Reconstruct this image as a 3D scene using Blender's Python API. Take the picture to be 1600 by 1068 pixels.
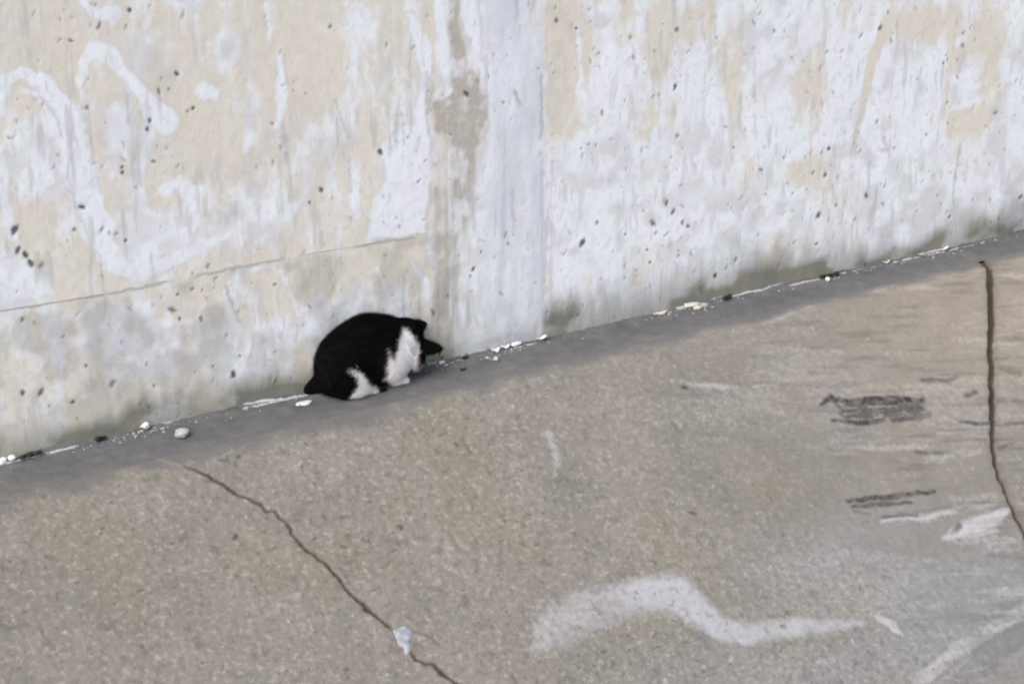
import bpy, math, random
import numpy as np
from mathutils import Vector, Matrix

for o in list(bpy.data.objects):
    bpy.data.objects.remove(o)
SC = bpy.context.scene
COL = SC.collection
random.seed(7)
RNG = np.random.default_rng(7)

# ------------------------------------------------------------------ camera
PW, PH = 1600.0, 1068.0
FPX = 3609.0                              # focal length in photo pixels
PITCH, YAW, DIST = math.radians(25.0), math.radians(62.1), 6.5
HV = np.array([math.cos(YAW), math.sin(YAW), 0.0])
ZV = np.array([0.0, 0.0, 1.0])
FWD = HV * math.cos(PITCH) - ZV * math.sin(PITCH)
RGT = np.array([math.sin(YAW), -math.cos(YAW), 0.0])
UPV = HV * math.sin(PITCH) + ZV * math.cos(PITCH)
CAM = -DIST * (FWD - (8.0 / FPX) * UPV)
cd = bpy.data.cameras.new('camera')
cam = bpy.data.objects.new('camera', cd)
COL.objects.link(cam)
cd.sensor_width = 36.0
cd.lens = 36.0 * FPX / PW
cd.clip_start, cd.clip_end = 0.1, 500.0
M = Matrix(((RGT[0], UPV[0], -FWD[0], CAM[0]), (RGT[1], UPV[1], -FWD[1], CAM[1]),
            (RGT[2], UPV[2], -FWD[2], CAM[2]), (0, 0, 0, 1)))
cam.matrix_world = M
SC.camera = cam

# ------------------------------------------------------------------ sky, sun, exposure
SUN_EL, SUN_AZ = math.radians(48.0), math.radians(215.0)   # azimuth measured from +x towards +y
w = bpy.data.worlds.new('World')
SC.world = w
w.use_nodes = True
wn = w.node_tree
sky = wn.nodes.new('ShaderNodeTexSky')
sky.sky_type = 'NISHITA'
sky.sun_disc = False
sky.sun_elevation = SUN_EL
sky.sun_rotation = math.pi / 2 - SUN_AZ
sky.air_density, sky.dust_density, sky.ozone_density = 1.0, 4.0, 1.0
bg = wn.nodes['Background']
wn.links.new(sky.outputs[0], bg.inputs[0])
bg.inputs[1].default_value = 0.10
ld = bpy.data.lights.new('sun', 'SUN')
ld.energy, ld.angle, ld.color = 1.3, math.radians(40), (1.0, 0.975, 0.94)
sun = bpy.data.objects.new('sun', ld)
COL.objects.link(sun)
sdir = Vector((math.cos(SUN_EL) * math.cos(SUN_AZ), math.cos(SUN_EL) * math.sin(SUN_AZ), math.sin(SUN_EL)))
sun.rotation_euler = (-sdir).to_track_quat('-Z', 'Y').to_euler()
sun.location = sdir * 20
SC.view_settings.view_transform = 'Standard'
SC.view_settings.look = 'None'
SC.view_settings.gamma = 1.0
SC.view_settings.use_curve_mapping = False
SC.view_settings.exposure = 0.93
SC.cycles.filter_width = 2.2              # the photograph is soft

# ------------------------------------------------------------------ helpers
def ray(px, py):
    d = FWD + RGT * ((px - PW / 2) / FPX) - UPV * ((py - PH / 2) / FPX)
    return d / np.linalg.norm(d)

def on_wall(px, py):                       # photo point -> (x, z) on the wall face y = 0
    d = ray(px, py)
    p = CAM + d * (-CAM[1] / d[1])
    return p[0], p[2]

def on_floor(px, py, z=0.0):               # photo point -> (x, y) on the gutter
    d = ray(px, py)
    p = CAM + d * ((z - CAM[2]) / d[2])
    return p[0], p[1]

def lin(*c):
    r = []
    for v in c:
        v /= 255.0
        r.append(v / 12.92 if v <= 0.04045 else ((v + 0.055) / 1.055) ** 2.4)
    return (*r, 1.0)

def sstep(a, b, x):
    t = np.clip((x - a) / (b - a), 0, 1)
    return t * t * (3 - 2 * t)

def _hash(ix, iy, seed):
    h = (ix.astype(np.int64) * 374761393 + iy.astype(np.int64) * 668265263 + seed * 144665) & 0xffffffff
    h = ((h ^ (h >> 13)) * 1274126177) & 0xffffffff
    h = (h ^ (h >> 16)) & 0xffffffff
    return h / 4294967295.0

def vnoise(x, y, seed):
    ix, iy = np.floor(x), np.floor(y)
    fx, fy = x - ix, y - iy
    fx, fy = fx * fx * (3 - 2 * fx), fy * fy * (3 - 2 * fy)
    a, b = _hash(ix, iy, seed), _hash(ix + 1, iy, seed)
    c, d = _hash(ix, iy + 1, seed), _hash(ix + 1, iy + 1, seed)
    return (a * (1 - fx) + b * fx) * (1 - fy) + (c * (1 - fx) + d * fx) * fy

def fbm(x, y, octaves=4, seed=0, gain=0.5):
    s, a, t = 0.0, 1.0, 0.0
    for k in range(octaves):
        s = s + a * vnoise(x * 2 ** k + 17.3 * k, y * 2 ** k - 9.1 * k, seed + k * 31)
        t += a
        a *= gain
    return s / t

def seg_dist(X, Y, pts, wid):
    """signed distance to a tapered stroke: distance minus half width"""
    best = np.full(X.shape, 9.0)
    for (p, q, w0, w1) in zip(pts[:-1], pts[1:], wid[:-1], wid[1:]):
        dx, dy = q[0] - p[0], q[1] - p[1]
        L2 = dx * dx + dy * dy + 1e-12
        t = np.clip(((X - p[0]) * dx + (Y - p[1]) * dy) / L2, 0, 1)
        d = np.hypot(X - p[0] - t * dx, Y - p[1] - t * dy) - 0.5 * (w0 + (w1 - w0) * t)
        best = np.minimum(best, d)
    return best

def stroke(X, Y, conv, px_pts, px_w, soft=4.0):
    pts = [conv(*p) for p in px_pts]
    if not isinstance(px_w, (list, tuple)):
        px_w = [px_w] * len(pts)
    if len(px_w) == 2 and len(pts) > 2:
        px_w = list(np.linspace(px_w[0], px_w[1], len(pts)))
    wid = [v / 555.0 for v in px_w]
    a = np.array(pts)
    m = max(wid) / 2 + soft / 555.0 * 2
    sel = (X > a[:, 0].min() - m) & (X < a[:, 0].max() + m) & (Y > a[:, 1].min() - m) & (Y < a[:, 1].max() + m)
    out = np.zeros(X.shape)
    if sel.any():
        d = seg_dist(X[sel], Y[sel], pts, wid)
        s = soft / 555.0
        out[sel] = 1 - sstep(-s, s, d)
    return out

def blob(X, Y, conv, c, r, soft=0.45, ang=0.0):
    cx, cy = conv(*c)
    rx, ry = r[0] / 490.0, r[1] / 503.0
    ca, sa = math.cos(ang), math.sin(ang)
    dx, dy = (X - cx), (Y - cy)
    u, v = (dx * ca + dy * sa) / rx, (-dx * sa + dy * ca) / ry
    return 1 - sstep(1 - soft, 1 + soft, np.hypot(u, v))

def poly(X, Y, conv, pts, soft=5.0):
    P = [conv(*p) for p in pts]
    inside = np.zeros(X.shape, bool)
    d = np.full(X.shape, 9.0)
    n = len(P)
    for i in range(n):
        (x0, y0), (x1, y1) = P[i], P[(i + 1) % n]
        c = ((y0 > Y) != (y1 > Y)) & (X < (x1 - x0) * (Y - y0) / (y1 - y0 + 1e-12) + x0)
        inside ^= c
        d = np.minimum(d, seg_dist(X, Y, [(x0, y0), (x1, y1)], [0, 0]))
    s = soft / 555.0
    return 1 - sstep(-s, s, np.where(inside, -d, d))

def link(name, me, mat, parent=None):
    o = bpy.data.objects.new(name, me)
    COL.objects.link(o)
    if mat is not None:
        me.materials.clear()
        me.materials.append(mat)
    if parent is not None:
        o.parent = parent
    return o

def tag(o, label=None, cat=None, group=None, kind=None):
    for k, v in (('label', label), ('category', cat), ('group', group), ('kind', kind)):
        if v:
            o[k] = v
    return o

def empty(name, loc=(0, 0, 0)):
    o = bpy.data.objects.new(name, None)
    o.location = loc
    o.empty_display_size = 0.05
    COL.objects.link(o)
    return o

def np_mesh(name, V, F, attrs=None, smooth=True):
    """V (n,3), F (m,k) all polygons of the same size k"""
    me = bpy.data.meshes.new(name)
    V = np.asarray(V, dtype=np.float32)
    F = np.asarray(F, dtype=np.int32)
    k = F.shape[1]
    me.vertices.add(len(V))
    me.vertices.foreach_set('co', V.ravel())
    me.loops.add(F.size)
    me.loops.foreach_set('vertex_index', F.ravel())
    me.polygons.add(len(F))
    me.polygons.foreach_set('loop_start', np.arange(0, F.size, k, dtype=np.int32))
    me.polygons.foreach_set('loop_total', np.full(len(F), k, dtype=np.int32))
    me.polygons.foreach_set('use_smooth', np.full(len(F), smooth))
    me.update(calc_edges=True)
    for an, arr in (attrs or {}).items():
        at = me.attributes.new(an, 'FLOAT_COLOR', 'POINT')
        at.data.foreach_set('color', np.asarray(arr, dtype=np.float32).ravel())
    return me

def grid_faces(nu, nv):
    i = np.arange(nu - 1)[:, None] * nv + np.arange(nv - 1)[None, :]
    return np.stack([i, i + nv, i + nv + 1, i + 1], -1).reshape(-1, 4)

def compact(V, F, attrs):
    used = np.unique(F)
    re = np.zeros(len(V), dtype=np.int64)
    re[used] = np.arange(len(used))
    return V[used], re[F], {k: a[used] for k, a in attrs.items()}

# ------------------------------------------------------------------ material helpers
class NT:
    def __init__(self, name, rough=0.9, spec=0.3):
        self.m = bpy.data.materials.new(name)
        self.m.use_nodes = True
        self.t = self.m.node_tree
        self.b = self.t.nodes['Principled BSDF']
        self.b.inputs['Roughness'].default_value = rough
        self.b.inputs['Specular IOR Level'].default_value = spec
        self.tc = self.t.nodes.new('ShaderNodeTexCoord').outputs['Object']
    def n(self, typ, **kw):
        nd = self.t.nodes.new(typ)
        for k, v in kw.items():
            setattr(nd, k, v)
        return nd
    def put(self, sock, v):
        if hasattr(v, 'is_output') or isinstance(v, bpy.types.NodeSocket):
            self.t.links.new(v, sock)
        elif v is not None:
            sock.default_value = v
    def noise(self, scale, detail=4, rough=0.6, stretch=None, seed=0.0):
        mp = self.n('ShaderNodeMapping')
        self.put(mp.inputs['Vector'], self.tc)
        if stretch:
            mp.inputs['Scale'].default_value = stretch
        mp.inputs['Location'].default_value = (seed, seed * 1.7, seed * 0.6)
        nd = self.n('ShaderNodeTexNoise')
        self.put(nd.inputs['Vector'], mp.outputs[0])
        nd.inputs['Scale'].default_value = scale
        nd.inputs['Detail'].default_value = detail
        nd.inputs['Roughness'].default_value = rough
        return nd.outputs['Fac']
    def ramp(self, v, a, b, lo=0.0, hi=1.0):
        nd = self.n('ShaderNodeMapRange', interpolation_type='SMOOTHSTEP')
        self.put(nd.inputs['Value'], v)
        nd.inputs['From Min'].default_value, nd.inputs['From Max'].default_value = a, b
        nd.inputs['To Min'].default_value, nd.inputs['To Max'].default_value = lo, hi
        return nd.outputs['Result']
    def math(self, op, a, b=None):
        nd = self.n('ShaderNodeMath', operation=op)
        self.put(nd.inputs[0], a)
        self.put(nd.inputs[1], b)
        return nd.outputs[0]
    def mix(self, f, a, b, blend='MIX'):
        nd = self.n('ShaderNodeMix', data_type='RGBA', blend_type=blend)
        self.put(nd.inputs[0], f)
        self.put(nd.inputs[6], a)
        self.put(nd.inputs[7], b)
        return nd.outputs[2]
    def attr(self, name):
        at = self.n('ShaderNodeAttribute', attribute_name=name)
        sp = self.n('ShaderNodeSeparateColor')
        self.put(sp.inputs[0], at.outputs['Color'])
        return sp.outputs[0], sp.outputs[1], sp.outputs[2], at.outputs['Alpha']
    def bump(self, h, strength=0.3, dist=0.003):
        nd = self.n('ShaderNodeBump')
        nd.inputs['Strength'].default_value = strength
        nd.inputs['Distance'].default_value = dist
        self.put(nd.inputs['Height'], h)
        self.put(self.b.inputs['Normal'], nd.outputs[0])
    def color(self, c):
        self.put(self.b.inputs['Base Color'], c)
        return self.m

def simple(name, c1, c2, scale=120.0, rough=0.85):
    t = NT(name, rough)
    f = t.noise(scale, 4, 0.6)
    t.bump(f, 0.3, 0.002)
    return t.color(t.mix(t.ramp(f, 0.35, 0.65), c1, c2))

# wall: beige render under flaking lilac-white paint; mask = (paint, grime, pit, brown)
def wall_material():
    t = NT('wall_render', 0.92, 0.2)
    paint, grime, pit, brown = t.attr('mask')
    shade_mottle, cool, scratch, _ = t.attr('mask2')
    big = t.noise(5.0, 3, 0.6)
    mid = t.noise(16.0, 4, 0.6, (1.0, 1.0, 0.35), 3.0)
    fine = t.noise(110.0, 5, 0.7, (1.0, 1.0, 0.6), 7.0)
    beige = t.mix(t.ramp(big, 0.38, 0.62), lin(207, 204, 194), lin(206, 201, 194))
    beige = t.mix(t.ramp(t.noise(7.0, 4, 0.6, (1.0, 1.0, 0.5), 21.0), 0.55, 0.75, 0, 0.5), beige, lin(207, 196, 188))
    beige = t.mix(t.ramp(mid, 0.5, 0.75, 0, 0.7), beige, lin(200, 197, 180))
    beige = t.mix(t.ramp(fine, 0.45, 0.75, 0, 0.5), beige, lin(211, 208, 203))
    white = t.mix(t.ramp(mid, 0.35, 0.65), lin(219, 222, 233), lin(216, 224, 230))
    cloud = t.noise(9.0, 5, 0.65, (1.0, 1.0, 0.5), 13.0)
    white = t.mix(t.ramp(cloud, 0.54, 0.78, 0, 0.3), white, lin(200, 205, 210))
    white = t.mix(t.ramp(cloud, 0.42, 0.25, 0, 0.5), white, lin(218, 216, 219))
    beige = t.mix(t.ramp(cloud, 0.50, 0.75, 0, 0.6), beige, lin(194, 193, 188))
    white = t.mix(t.ramp(fine, 0.55, 0.8, 0, 0.5), white, lin(196, 199, 208))
    pm = t.ramp(t.math('ADD', paint, t.math('ADD', t.math('MULTIPLY', t.math('SUBTRACT', fine, 0.5), 0.9), t.math('MULTIPLY', t.math('SUBTRACT', mid, 0.5), 0.5))), 0.02, 1.0)
    c = t.mix(pm, beige, white)
    c = t.mix(shade_mottle, c, lin(184, 183, 183))  # painted shadow lines at paint edges, plus grey mottling
    c = t.mix(t.math('MULTIPLY', cool, t.ramp(cloud, 0.3, 0.62, 0.35, 1.0)), c, lin(193, 199, 211))
    bm = t.math('MULTIPLY', brown, t.ramp(fine, 0.2, 0.6, 0.6, 1.0))
    c = t.mix(bm, c, lin(168, 163, 156))
    c = t.mix(scratch, c, lin(160, 162, 165))
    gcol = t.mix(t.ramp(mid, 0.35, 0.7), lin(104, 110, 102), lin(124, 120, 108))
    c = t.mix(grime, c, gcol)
    c = t.mix(pit, c, lin(58, 54, 52))
    t.bump(fine, 0.25, 0.003)
    return t.color(c)

# concrete slope; mask = (pale, dark, damp, coarse), mask2 = (warm, cool, crack, green)
def slope_material():
    t = NT('slope_concrete', 0.93, 0.2)
    pale, dark, top_dark, coarse = t.attr('mask')
    warm, cool, crack, green = t.attr('mask2')
    veil, _, _, _ = t.attr('mask3')
    big = t.noise(4.0, 4, 0.6)
    mid = t.noise(26.0, 5, 0.7, None, 4.0)
    fine = t.noise(62.0, 5, 0.72, None, 9.0)
    grit = t.noise(190.0, 2, 0.6, None, 2.0)
    base = t.mix(t.ramp(big, 0.35, 0.65), lin(115, 112, 106), lin(123, 119, 113))
    base = t.mix(t.ramp(t.noise(2.6, 5, 0.65, None, 17.0), 0.48, 0.68, 0, 0.6), base, lin(107, 105, 99))
    base = t.mix(warm, base, lin(134, 127, 117))
    base = t.mix(cool, base, lin(123, 124, 124))
    base = t.mix(t.math('MULTIPLY', green, t.ramp(mid, 0.3, 0.7)), base, lin(116, 114, 99))
    base = t.mix(t.ramp(mid, 0.48, 0.72, 0, 0.5), base, lin(112, 108, 103))
    base = t.mix(t.ramp(mid, 0.46, 0.28, 0, 0.45), base, lin(144, 140, 134))
    # exposed aggregate
    k1 = t.math('MULTIPLY', coarse, t.ramp(fine, 0.52, 0.66, 0, 0.75))
    base = t.mix(k1, base, lin(152, 148, 139))
    k2 = t.math('MULTIPLY', coarse, t.ramp(fine, 0.46, 0.33, 0, 0.8))
    base = t.mix(k2, base, lin(99, 95, 90))
    base = t.mix(t.ramp(grit, 0.55, 0.75, 0, 0.2), base, lin(146, 142, 136))
    base = t.mix(t.ramp(grit, 0.42, 0.28, 0, 0.2), base, lin(100, 95, 88))
    pm = t.math('MULTIPLY', pale, t.ramp(t.math('ADD', fine, t.math('MULTIPLY', pale, 0.5)), 0.45, 0.85))
    c = t.mix(pm, base, t.mix(warm, lin(170, 169, 172), lin(170, 165, 158)))
    c = t.mix(t.math('MULTIPLY', veil, t.ramp(fine, 0.2, 0.6, 0.7, 1.0)), c, lin(163, 164, 170))
    dm = t.math('MULTIPLY', dark, t.ramp(fine, 0.25, 0.6, 0.6, 1.0))
    c = t.mix(dm, c, lin(50, 48, 51))
    top_tone = t.mix(t.ramp(mid, 0.35, 0.65), lin(92, 92, 94), lin(101, 99, 97))
    c = t.mix(top_dark, c, top_tone)
    c = t.mix(crack, c, t.mix(t.ramp(big, 0.4, 0.6), lin(40, 35, 28), lin(66, 56, 41)))
    h = t.math('ADD', fine, t.math('MULTIPLY', grit, 0.5))
    t.bump(h, 0.22, 0.003)
    return t.color(c)

# gutter; mask = (mortar, grime, pale dust, -)
def gutter_material():
    t = NT('gutter_concrete', 0.88, 0.3)
    mortar, grime, dust, _ = t.attr('mask')
    mid = t.noise(22.0, 4, 0.6)
    fine = t.noise(130.0, 4, 0.7)
    c = t.mix(t.ramp(mid, 0.35, 0.65), lin(86, 88, 91), lin(96, 95, 95))
    c = t.mix(t.ramp(fine, 0.5, 0.8, 0, 0.6), c, lin(120, 118, 115))
    blot = t.noise(11.0, 5, 0.7, None, 6.0)
    c = t.mix(t.ramp(blot, 0.5, 0.75, 0, 0.6), c, lin(112, 110, 106))
    c = t.mix(t.ramp(blot, 0.45, 0.28, 0, 0.7), c, lin(78, 80, 81))
    c = t.mix(t.math('MULTIPLY', dust, t.ramp(fine, 0.3, 0.7)), c, lin(134, 128, 119))
    c = t.mix(grime, c, lin(74, 76, 74))
    mm = t.ramp(t.math('ADD', mortar, t.math('SUBTRACT', fine, 0.5)), 0.35, 0.7)
    c = t.mix(mm, c, lin(166, 173, 173))
    t.bump(fine, 0.3, 0.002)
    return t.color(c)

MAT_WALL, MAT_SLOPE, MAT_GUTTER = wall_material(), slope_material(), gutter_material()
MAT_BACK = simple('dark_joint', lin(84, 80, 74), lin(62, 58, 52), 60)
MAT_PATCH = simple('grey_mortar', lin(158, 161, 174), lin(132, 134, 142), 60)

# ------------------------------------------------------------------ the wall
def wall_fields(X, Z):
    W = on_wall
    nx = fbm(X * 22, Z * 22, 4, 11) - 0.5
    nz = fbm(X * 22, Z * 22, 4, 47) - 0.5
    Xw, Zw = X + 0.022 * nx, Z + 0.03 * nz
    streak = fbm(X * 30, Z * 5, 4, 5)
    patch = fbm(X * 9, Z * 6, 5, 71)
    xl, xr = W(700, 300)[0], W(853, 300)[0]
    right = sstep(xr - 0.01, xr + 0.01, X)
    C = np.where(X < xl, 0.26, 0.72) + (streak - 0.5) * 0.75 + (patch - 0.5) * 0.95
    st = lambda p, wd, s=5.0: stroke(Xw, Zw, W, p, wd, s)
    bl = lambda c, r, s=0.45, a=0.0: blob(Xw, Zw, W, c, r, s, a)
    P = np.zeros(X.shape)      # strong white marks
    for p, wd, amp in (
        ([(122, -10), (138, 10), (152, 20), (178, 21)], [10, 18], 1),
        ([(258, -8), (272, 6), (288, 10), (312, -4)], 14, 1),
        ([(2, 175), (9, 128), (38, 113), (68, 124), (94, 165), (110, 200), (117, 240), (126, 285), (148, 345), (172, 405)],
         [14, 18, 22, 26, 34, 42, 44, 46, 40, 34], 1),
        ([(36, 140), (62, 146), (84, 168)], [5, 10], 0.8),
        ([(128, 132), (130, 98), (150, 79), (174, 84), (196, 116), (220, 146), (246, 172), (262, 190)],
         [12, 18, 24, 22, 18, 24, 34, 36], 1),
        ([(236, 190), (226, 240), (212, 285), (222, 328)], [24, 22, 20, 16], 0.8),
        ([(129, 140), (132, 200), (140, 250)], 8, 0.8),
        ([(200, 140), (204, 200), (203, 260)], 6, 0.6),
        ([(254, 297), (283, 283), (305, 303), (300, 345), (286, 375)], [14, 20, 26, 26, 22], 0.95),
        ([(172, 405), (210, 424), (262, 410), (305, 388), (346, 370), (388, 354)], [30, 30, 26, 20, 14, 8], 0.9),
        ([(0, 235), (7, 300), (14, 350), (30, 380)], [14, 16, 14, 6], 0.9),
        ([(417, 8), (422, 60)], [8, 12], 0.9),
        ([(436, 88), (441, 140), (434, 195)], [10, 20, 8], 1),
        ([(387, 150), (385, 240)], [8, 12], 0.6),
        ([(547, 132), (550, 216)], [6, 10], 0.6),
        ([(552, 255), (555, 330)], [10, 14], 0.7),
        ([(640, 24), (656, 60), (664, 100), (668, 130), (656, 175), (662, 220)], [14, 24, 26, 22, 26, 24], 1),
        ([(440, 422), (452, 455), (470, 486), (488, 478), (506, 462)], [9, 11, 14, 12, 10], 0.9),
        ([(590, 425), (605, 455), (610, 490)], [8, 12, 8], 0.8),
        ([(640, 410), (662, 440), (668, 470)], [10, 14, 10], 0.8),
        ([(355, 440), (372, 425), (440, 412)], [10, 12, 6], 0.6),
        ([(690, -8), (694, 70), (700, 140), (690, 152)], [16, 20, 14, 8], 1),
        ([(732, -8), (738, 40), (750, 105)], [24, 26, 10], 1),
        ([(672, 360), (674, 395), (684, 410)], [10, 12, 6], 0.9),
        ([(900, 40), (905, 70), (908, 140), (926, 180)], [8, 8, 9, 7], 1),
        ([(955, 170), (960, 128), (984, 92), (1004, 96), (1014, 130), (1024, 165)], [7, 9, 10, 9, 8, 6], 0.9),
        ([(920, 20), (940, 30), (958, 12)], [20, 30, 14], 0.6),
    ):
        P = np.maximum(P, amp * st(p, wd))
    for c, r, amp in (
        ((185, 206), (22, 36), 0.85), ((54, 258), (36, 38), 0.8), ((14, 442), (32, 34), 0.9), ((325, 146), (14, 13), 0.9),
        ((340, 80), (24, 26), 0.45), ((245, 90), (34, 40), 0.45), ((440, 326), (30, 16), 0.9), ((235, 365), (60, 40), 0.75), ((400, 330), (60, 50), 0.4),
        ((470, 240), (60, 60), 0.25), ((160, 520), (70, 40), 0.55), ((260, 540), (120, 45), 0.5), ((390, 560), (60, 40), 0.4), ((480, 505), (60, 30), 0.55),
        ((200, 495), (50, 16), 0.6), ((560, 480), (40, 30), 0.45), ((370, 460), (40, 20), 0.5),
        ((1410, 150), (34, 78), 1.0), ((1512, 130), (26, 50), 0.8), ((1400, 250), (60, 110), 0.7), ((1580, 200), (40, 120), 0.7),
        ((1330, 240), (40, 80), 0.3), ((1200, 60), (50, 70), 0.6), ((1090, 240), (60, 60), 0.4), ((930, 260), (70, 50), 0.35),
        ((950, 350), (110, 60), 0.5), ((1150, 350), (130, 50), 0.45), ((1450, 320), (120, 50), 0.5), ((730, 380), (40, 120), 0.25),
    ):
        P = np.maximum(P, amp * bl(c, r, 0.5))
    P = np.maximum(P, poly(Xw, Zw, W, [(598, 232), (622, 205), (668, 180), (676, 230), (668, 300), (665, 362), (575, 376), (578, 330), (600, 280)], 6))
    N = np.zeros(X.shape)      # bare render showing through
    for c, r, amp in (
        ((882, 100), (32, 120), 0.9), ((972, 40), (18, 48), 0.6), ((1028, 70), (24, 46), 0.8), ((1143, 90), (20, 58), 0.75),
        ((1137, 232), (14, 48), 0.75), ((1268, 150), (26, 62), 0.75), ((1185, 10), (14, 20), 0.7), ((1460, 40), (58, 30), 0.8),
        ((1540, 70), (40, 60), 0.75), ((1512, 188), (40, 24), 0.95), ((1500, 90), (24, 24), 0.6), ((1265, 265), (46, 24), 0.4), ((1300, 320), (60, 50), 0.25), ((985, 150), (20, 30), 0.4),
        ((1095, 30), (30, 30), 0.5), ((1010, 190), (60, 24), 0.4), ((890, 180), (40, 40), 0.7), ((1225, 380), (40, 40), 0.3),
    ):
        N = np.maximum(N, amp * bl(c, r, 0.6))
    for p, wd, amp in (
        ([(1390, 30), (1376, 60), (1358, 110), (1350, 160), (1336, 215)], [26, 24, 20, 16, 10], 0.95),
        ([(1555, 110), (1560, 160), (1545, 195)], [18, 18, 12], 0.8),
        ([(1478, 110), (1476, 180)], [10, 16], 0.8),
    ):
        N = np.maximum(N, amp * st(p, wd, 6))
    C = C + P * 0.85 - N * 0.75
    mott = fbm(X * 55, Z * 34, 4, 311) - 0.5
    paint = sstep(0.02, 0.95, C + 0.6 * mott)
    # brown bare strip beside the pillar joint
    B = poly(Xw, Zw, W, [(700, -12), (724, -12), (720, 40), (733, 100), (764, 148), (764, 205), (742, 238), (700, 232), (682, 205), (676, 160), (704, 140), (704, 60)], 5)
    B = np.maximum(B, 0.75 * st([(664, 118), (672, 138), (668, 172)], [14, 20, 12], 4))
    B = np.maximum(B, 0.8 * st([(685, 296), (690, 340), (696, 380), (706, 430)], [12, 20, 28, 20], 6))
    B = np.maximum(B, 1.0 * st([(722, 225), (716, 290), (706, 360), (698, 440), (694, 520)], [74, 58, 46, 42, 36], 14) * (0.3 + 0.7 * sstep(0.35, 0.6, streak)))
    B = np.maximum(B, 0.6 * st([(712, 40), (716, 120)], [34, 50], 12))
    B = np.maximum(B, 0.45 * bl((695, 450), (22, 50), 0.7) * (0.4 + 0.6 * streak))
    B = np.maximum(B, 0.25 * bl((870, 90), (16, 110), 0.6))
    keep = np.maximum(st([(690, -8), (694, 70), (700, 140), (690, 152)], [12, 14, 10, 6]), st([(732, -8), (738, 40), (750, 105)], [22, 24, 10]))
    B = B * (1 - keep) * (0.35 + 0.65 * sstep(0.3, 0.55, fbm(X * 34, Z * 20, 3, 301)))
    # smooth bluish strip between the panels
    band = sstep(W(742, 300)[0], W(785, 300)[0], X + 0.02 * (fbm(X * 9, Z * 12, 3, 95) - 0.5)) * (1 - sstep(W(845, 300)[0], W(856, 300)[0], X))
    cool = band * (0.45 + 0.5 * sstep(0.3, 0.7, fbm(X * 26, Z * 4, 4, 91)))
    # grime creeping up from the foot
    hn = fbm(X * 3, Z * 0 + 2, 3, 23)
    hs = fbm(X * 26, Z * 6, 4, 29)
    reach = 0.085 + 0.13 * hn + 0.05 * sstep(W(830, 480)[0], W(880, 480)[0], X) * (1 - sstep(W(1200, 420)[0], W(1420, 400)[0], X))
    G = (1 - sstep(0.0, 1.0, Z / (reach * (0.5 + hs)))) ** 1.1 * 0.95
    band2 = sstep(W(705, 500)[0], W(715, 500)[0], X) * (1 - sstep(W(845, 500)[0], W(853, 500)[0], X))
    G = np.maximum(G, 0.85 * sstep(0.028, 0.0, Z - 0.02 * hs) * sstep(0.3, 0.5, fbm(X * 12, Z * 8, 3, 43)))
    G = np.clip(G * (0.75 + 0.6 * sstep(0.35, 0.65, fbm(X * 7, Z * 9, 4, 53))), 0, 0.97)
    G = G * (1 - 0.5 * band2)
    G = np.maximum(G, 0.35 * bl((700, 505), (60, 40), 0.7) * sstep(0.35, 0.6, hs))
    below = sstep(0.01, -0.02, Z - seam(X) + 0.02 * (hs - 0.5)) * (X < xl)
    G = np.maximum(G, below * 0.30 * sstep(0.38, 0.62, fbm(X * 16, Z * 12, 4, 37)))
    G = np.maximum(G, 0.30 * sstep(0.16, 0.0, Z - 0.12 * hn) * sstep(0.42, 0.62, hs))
    # pits and drips
    pits = [(203, 16, 7), (155, 41, 6), (112, 64, 5), (277, 116, 6), (248, 142, 5), (264, 139, 5), (302, 169, 5), (137, 168, 6), (234, 188, 6),
            (231, 201, 6), (241, 252, 5), (23, 360, 9), (28, 390, 7), (40, 398, 7), (48, 411, 8), (65, 415, 7), (116, 358, 7), (127, 323, 7),
            (195, 375, 5), (160, 358, 5), (325, 415, 6), (502, 296, 9), (484, 317, 5), (595, 237, 8), (516, 41, 6), (277, 460, 5),
            (301, 452, 5), (270, 484, 8), (281, 497, 5), (314, 498, 6), (430, 443, 5), (677, 488, 7), (365, 584, 9), (728, 147, 7), (785, 160, 4),
            (177, 600, 9), (65, 612, 8), (36, 614, 6), (35, 499, 6), (113, 628, 7), (241, 602, 5), (375, 555, 5), (455, 590, 4), (134, 570, 5), (190, 262, 6), (192, 270, 5),
            (1058, 46, 8), (1210, 48, 7), (1505, 52, 7), (1505, 72, 8), (1055, 136, 7), (1058, 212, 9), (990, 90, 5), (936, 84, 4), (940, 176, 6),
            (1146, 230, 4), (1224, 246, 4), (1295, 231, 7), (1283, 238, 4), (1270, 269, 6), (1289, 273, 7), (1353, 305, 8), (1042, 318, 7), (1052, 331, 8),
            (1075, 353, 9), (1066, 347, 5), (1020, 348, 8), (933, 348, 6), (910, 379, 8), (976, 367, 5), (1012, 390, 5), (1275, 380, 6), (1278, 336, 8), (1306, 320, 5), (1118, 430, 7),
            (1483, 338, 8), (1560, 340, 6), (1594, 308, 8), (1375, 44, 6), (1474, 98, 5), (1555, 176, 6), (1370, 190, 5), (1397, 230, 5), (1188, 265, 5),
            (1195, 303, 4), (870, 32, 6), (901, 45, 6), (985, 60, 4), (1020, 150, 5), (908, 230, 4), (918, 226, 4), (1015, 410, 5), (1060, 400, 4), (1150, 405, 5),
            (795, 382, 5), (740, 420, 5), (735, 432, 5), (752, 395, 4), (690, 560, 4)]
    pit = np.zeros(X.shape)
    dep = np.zeros(X.shape)
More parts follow.
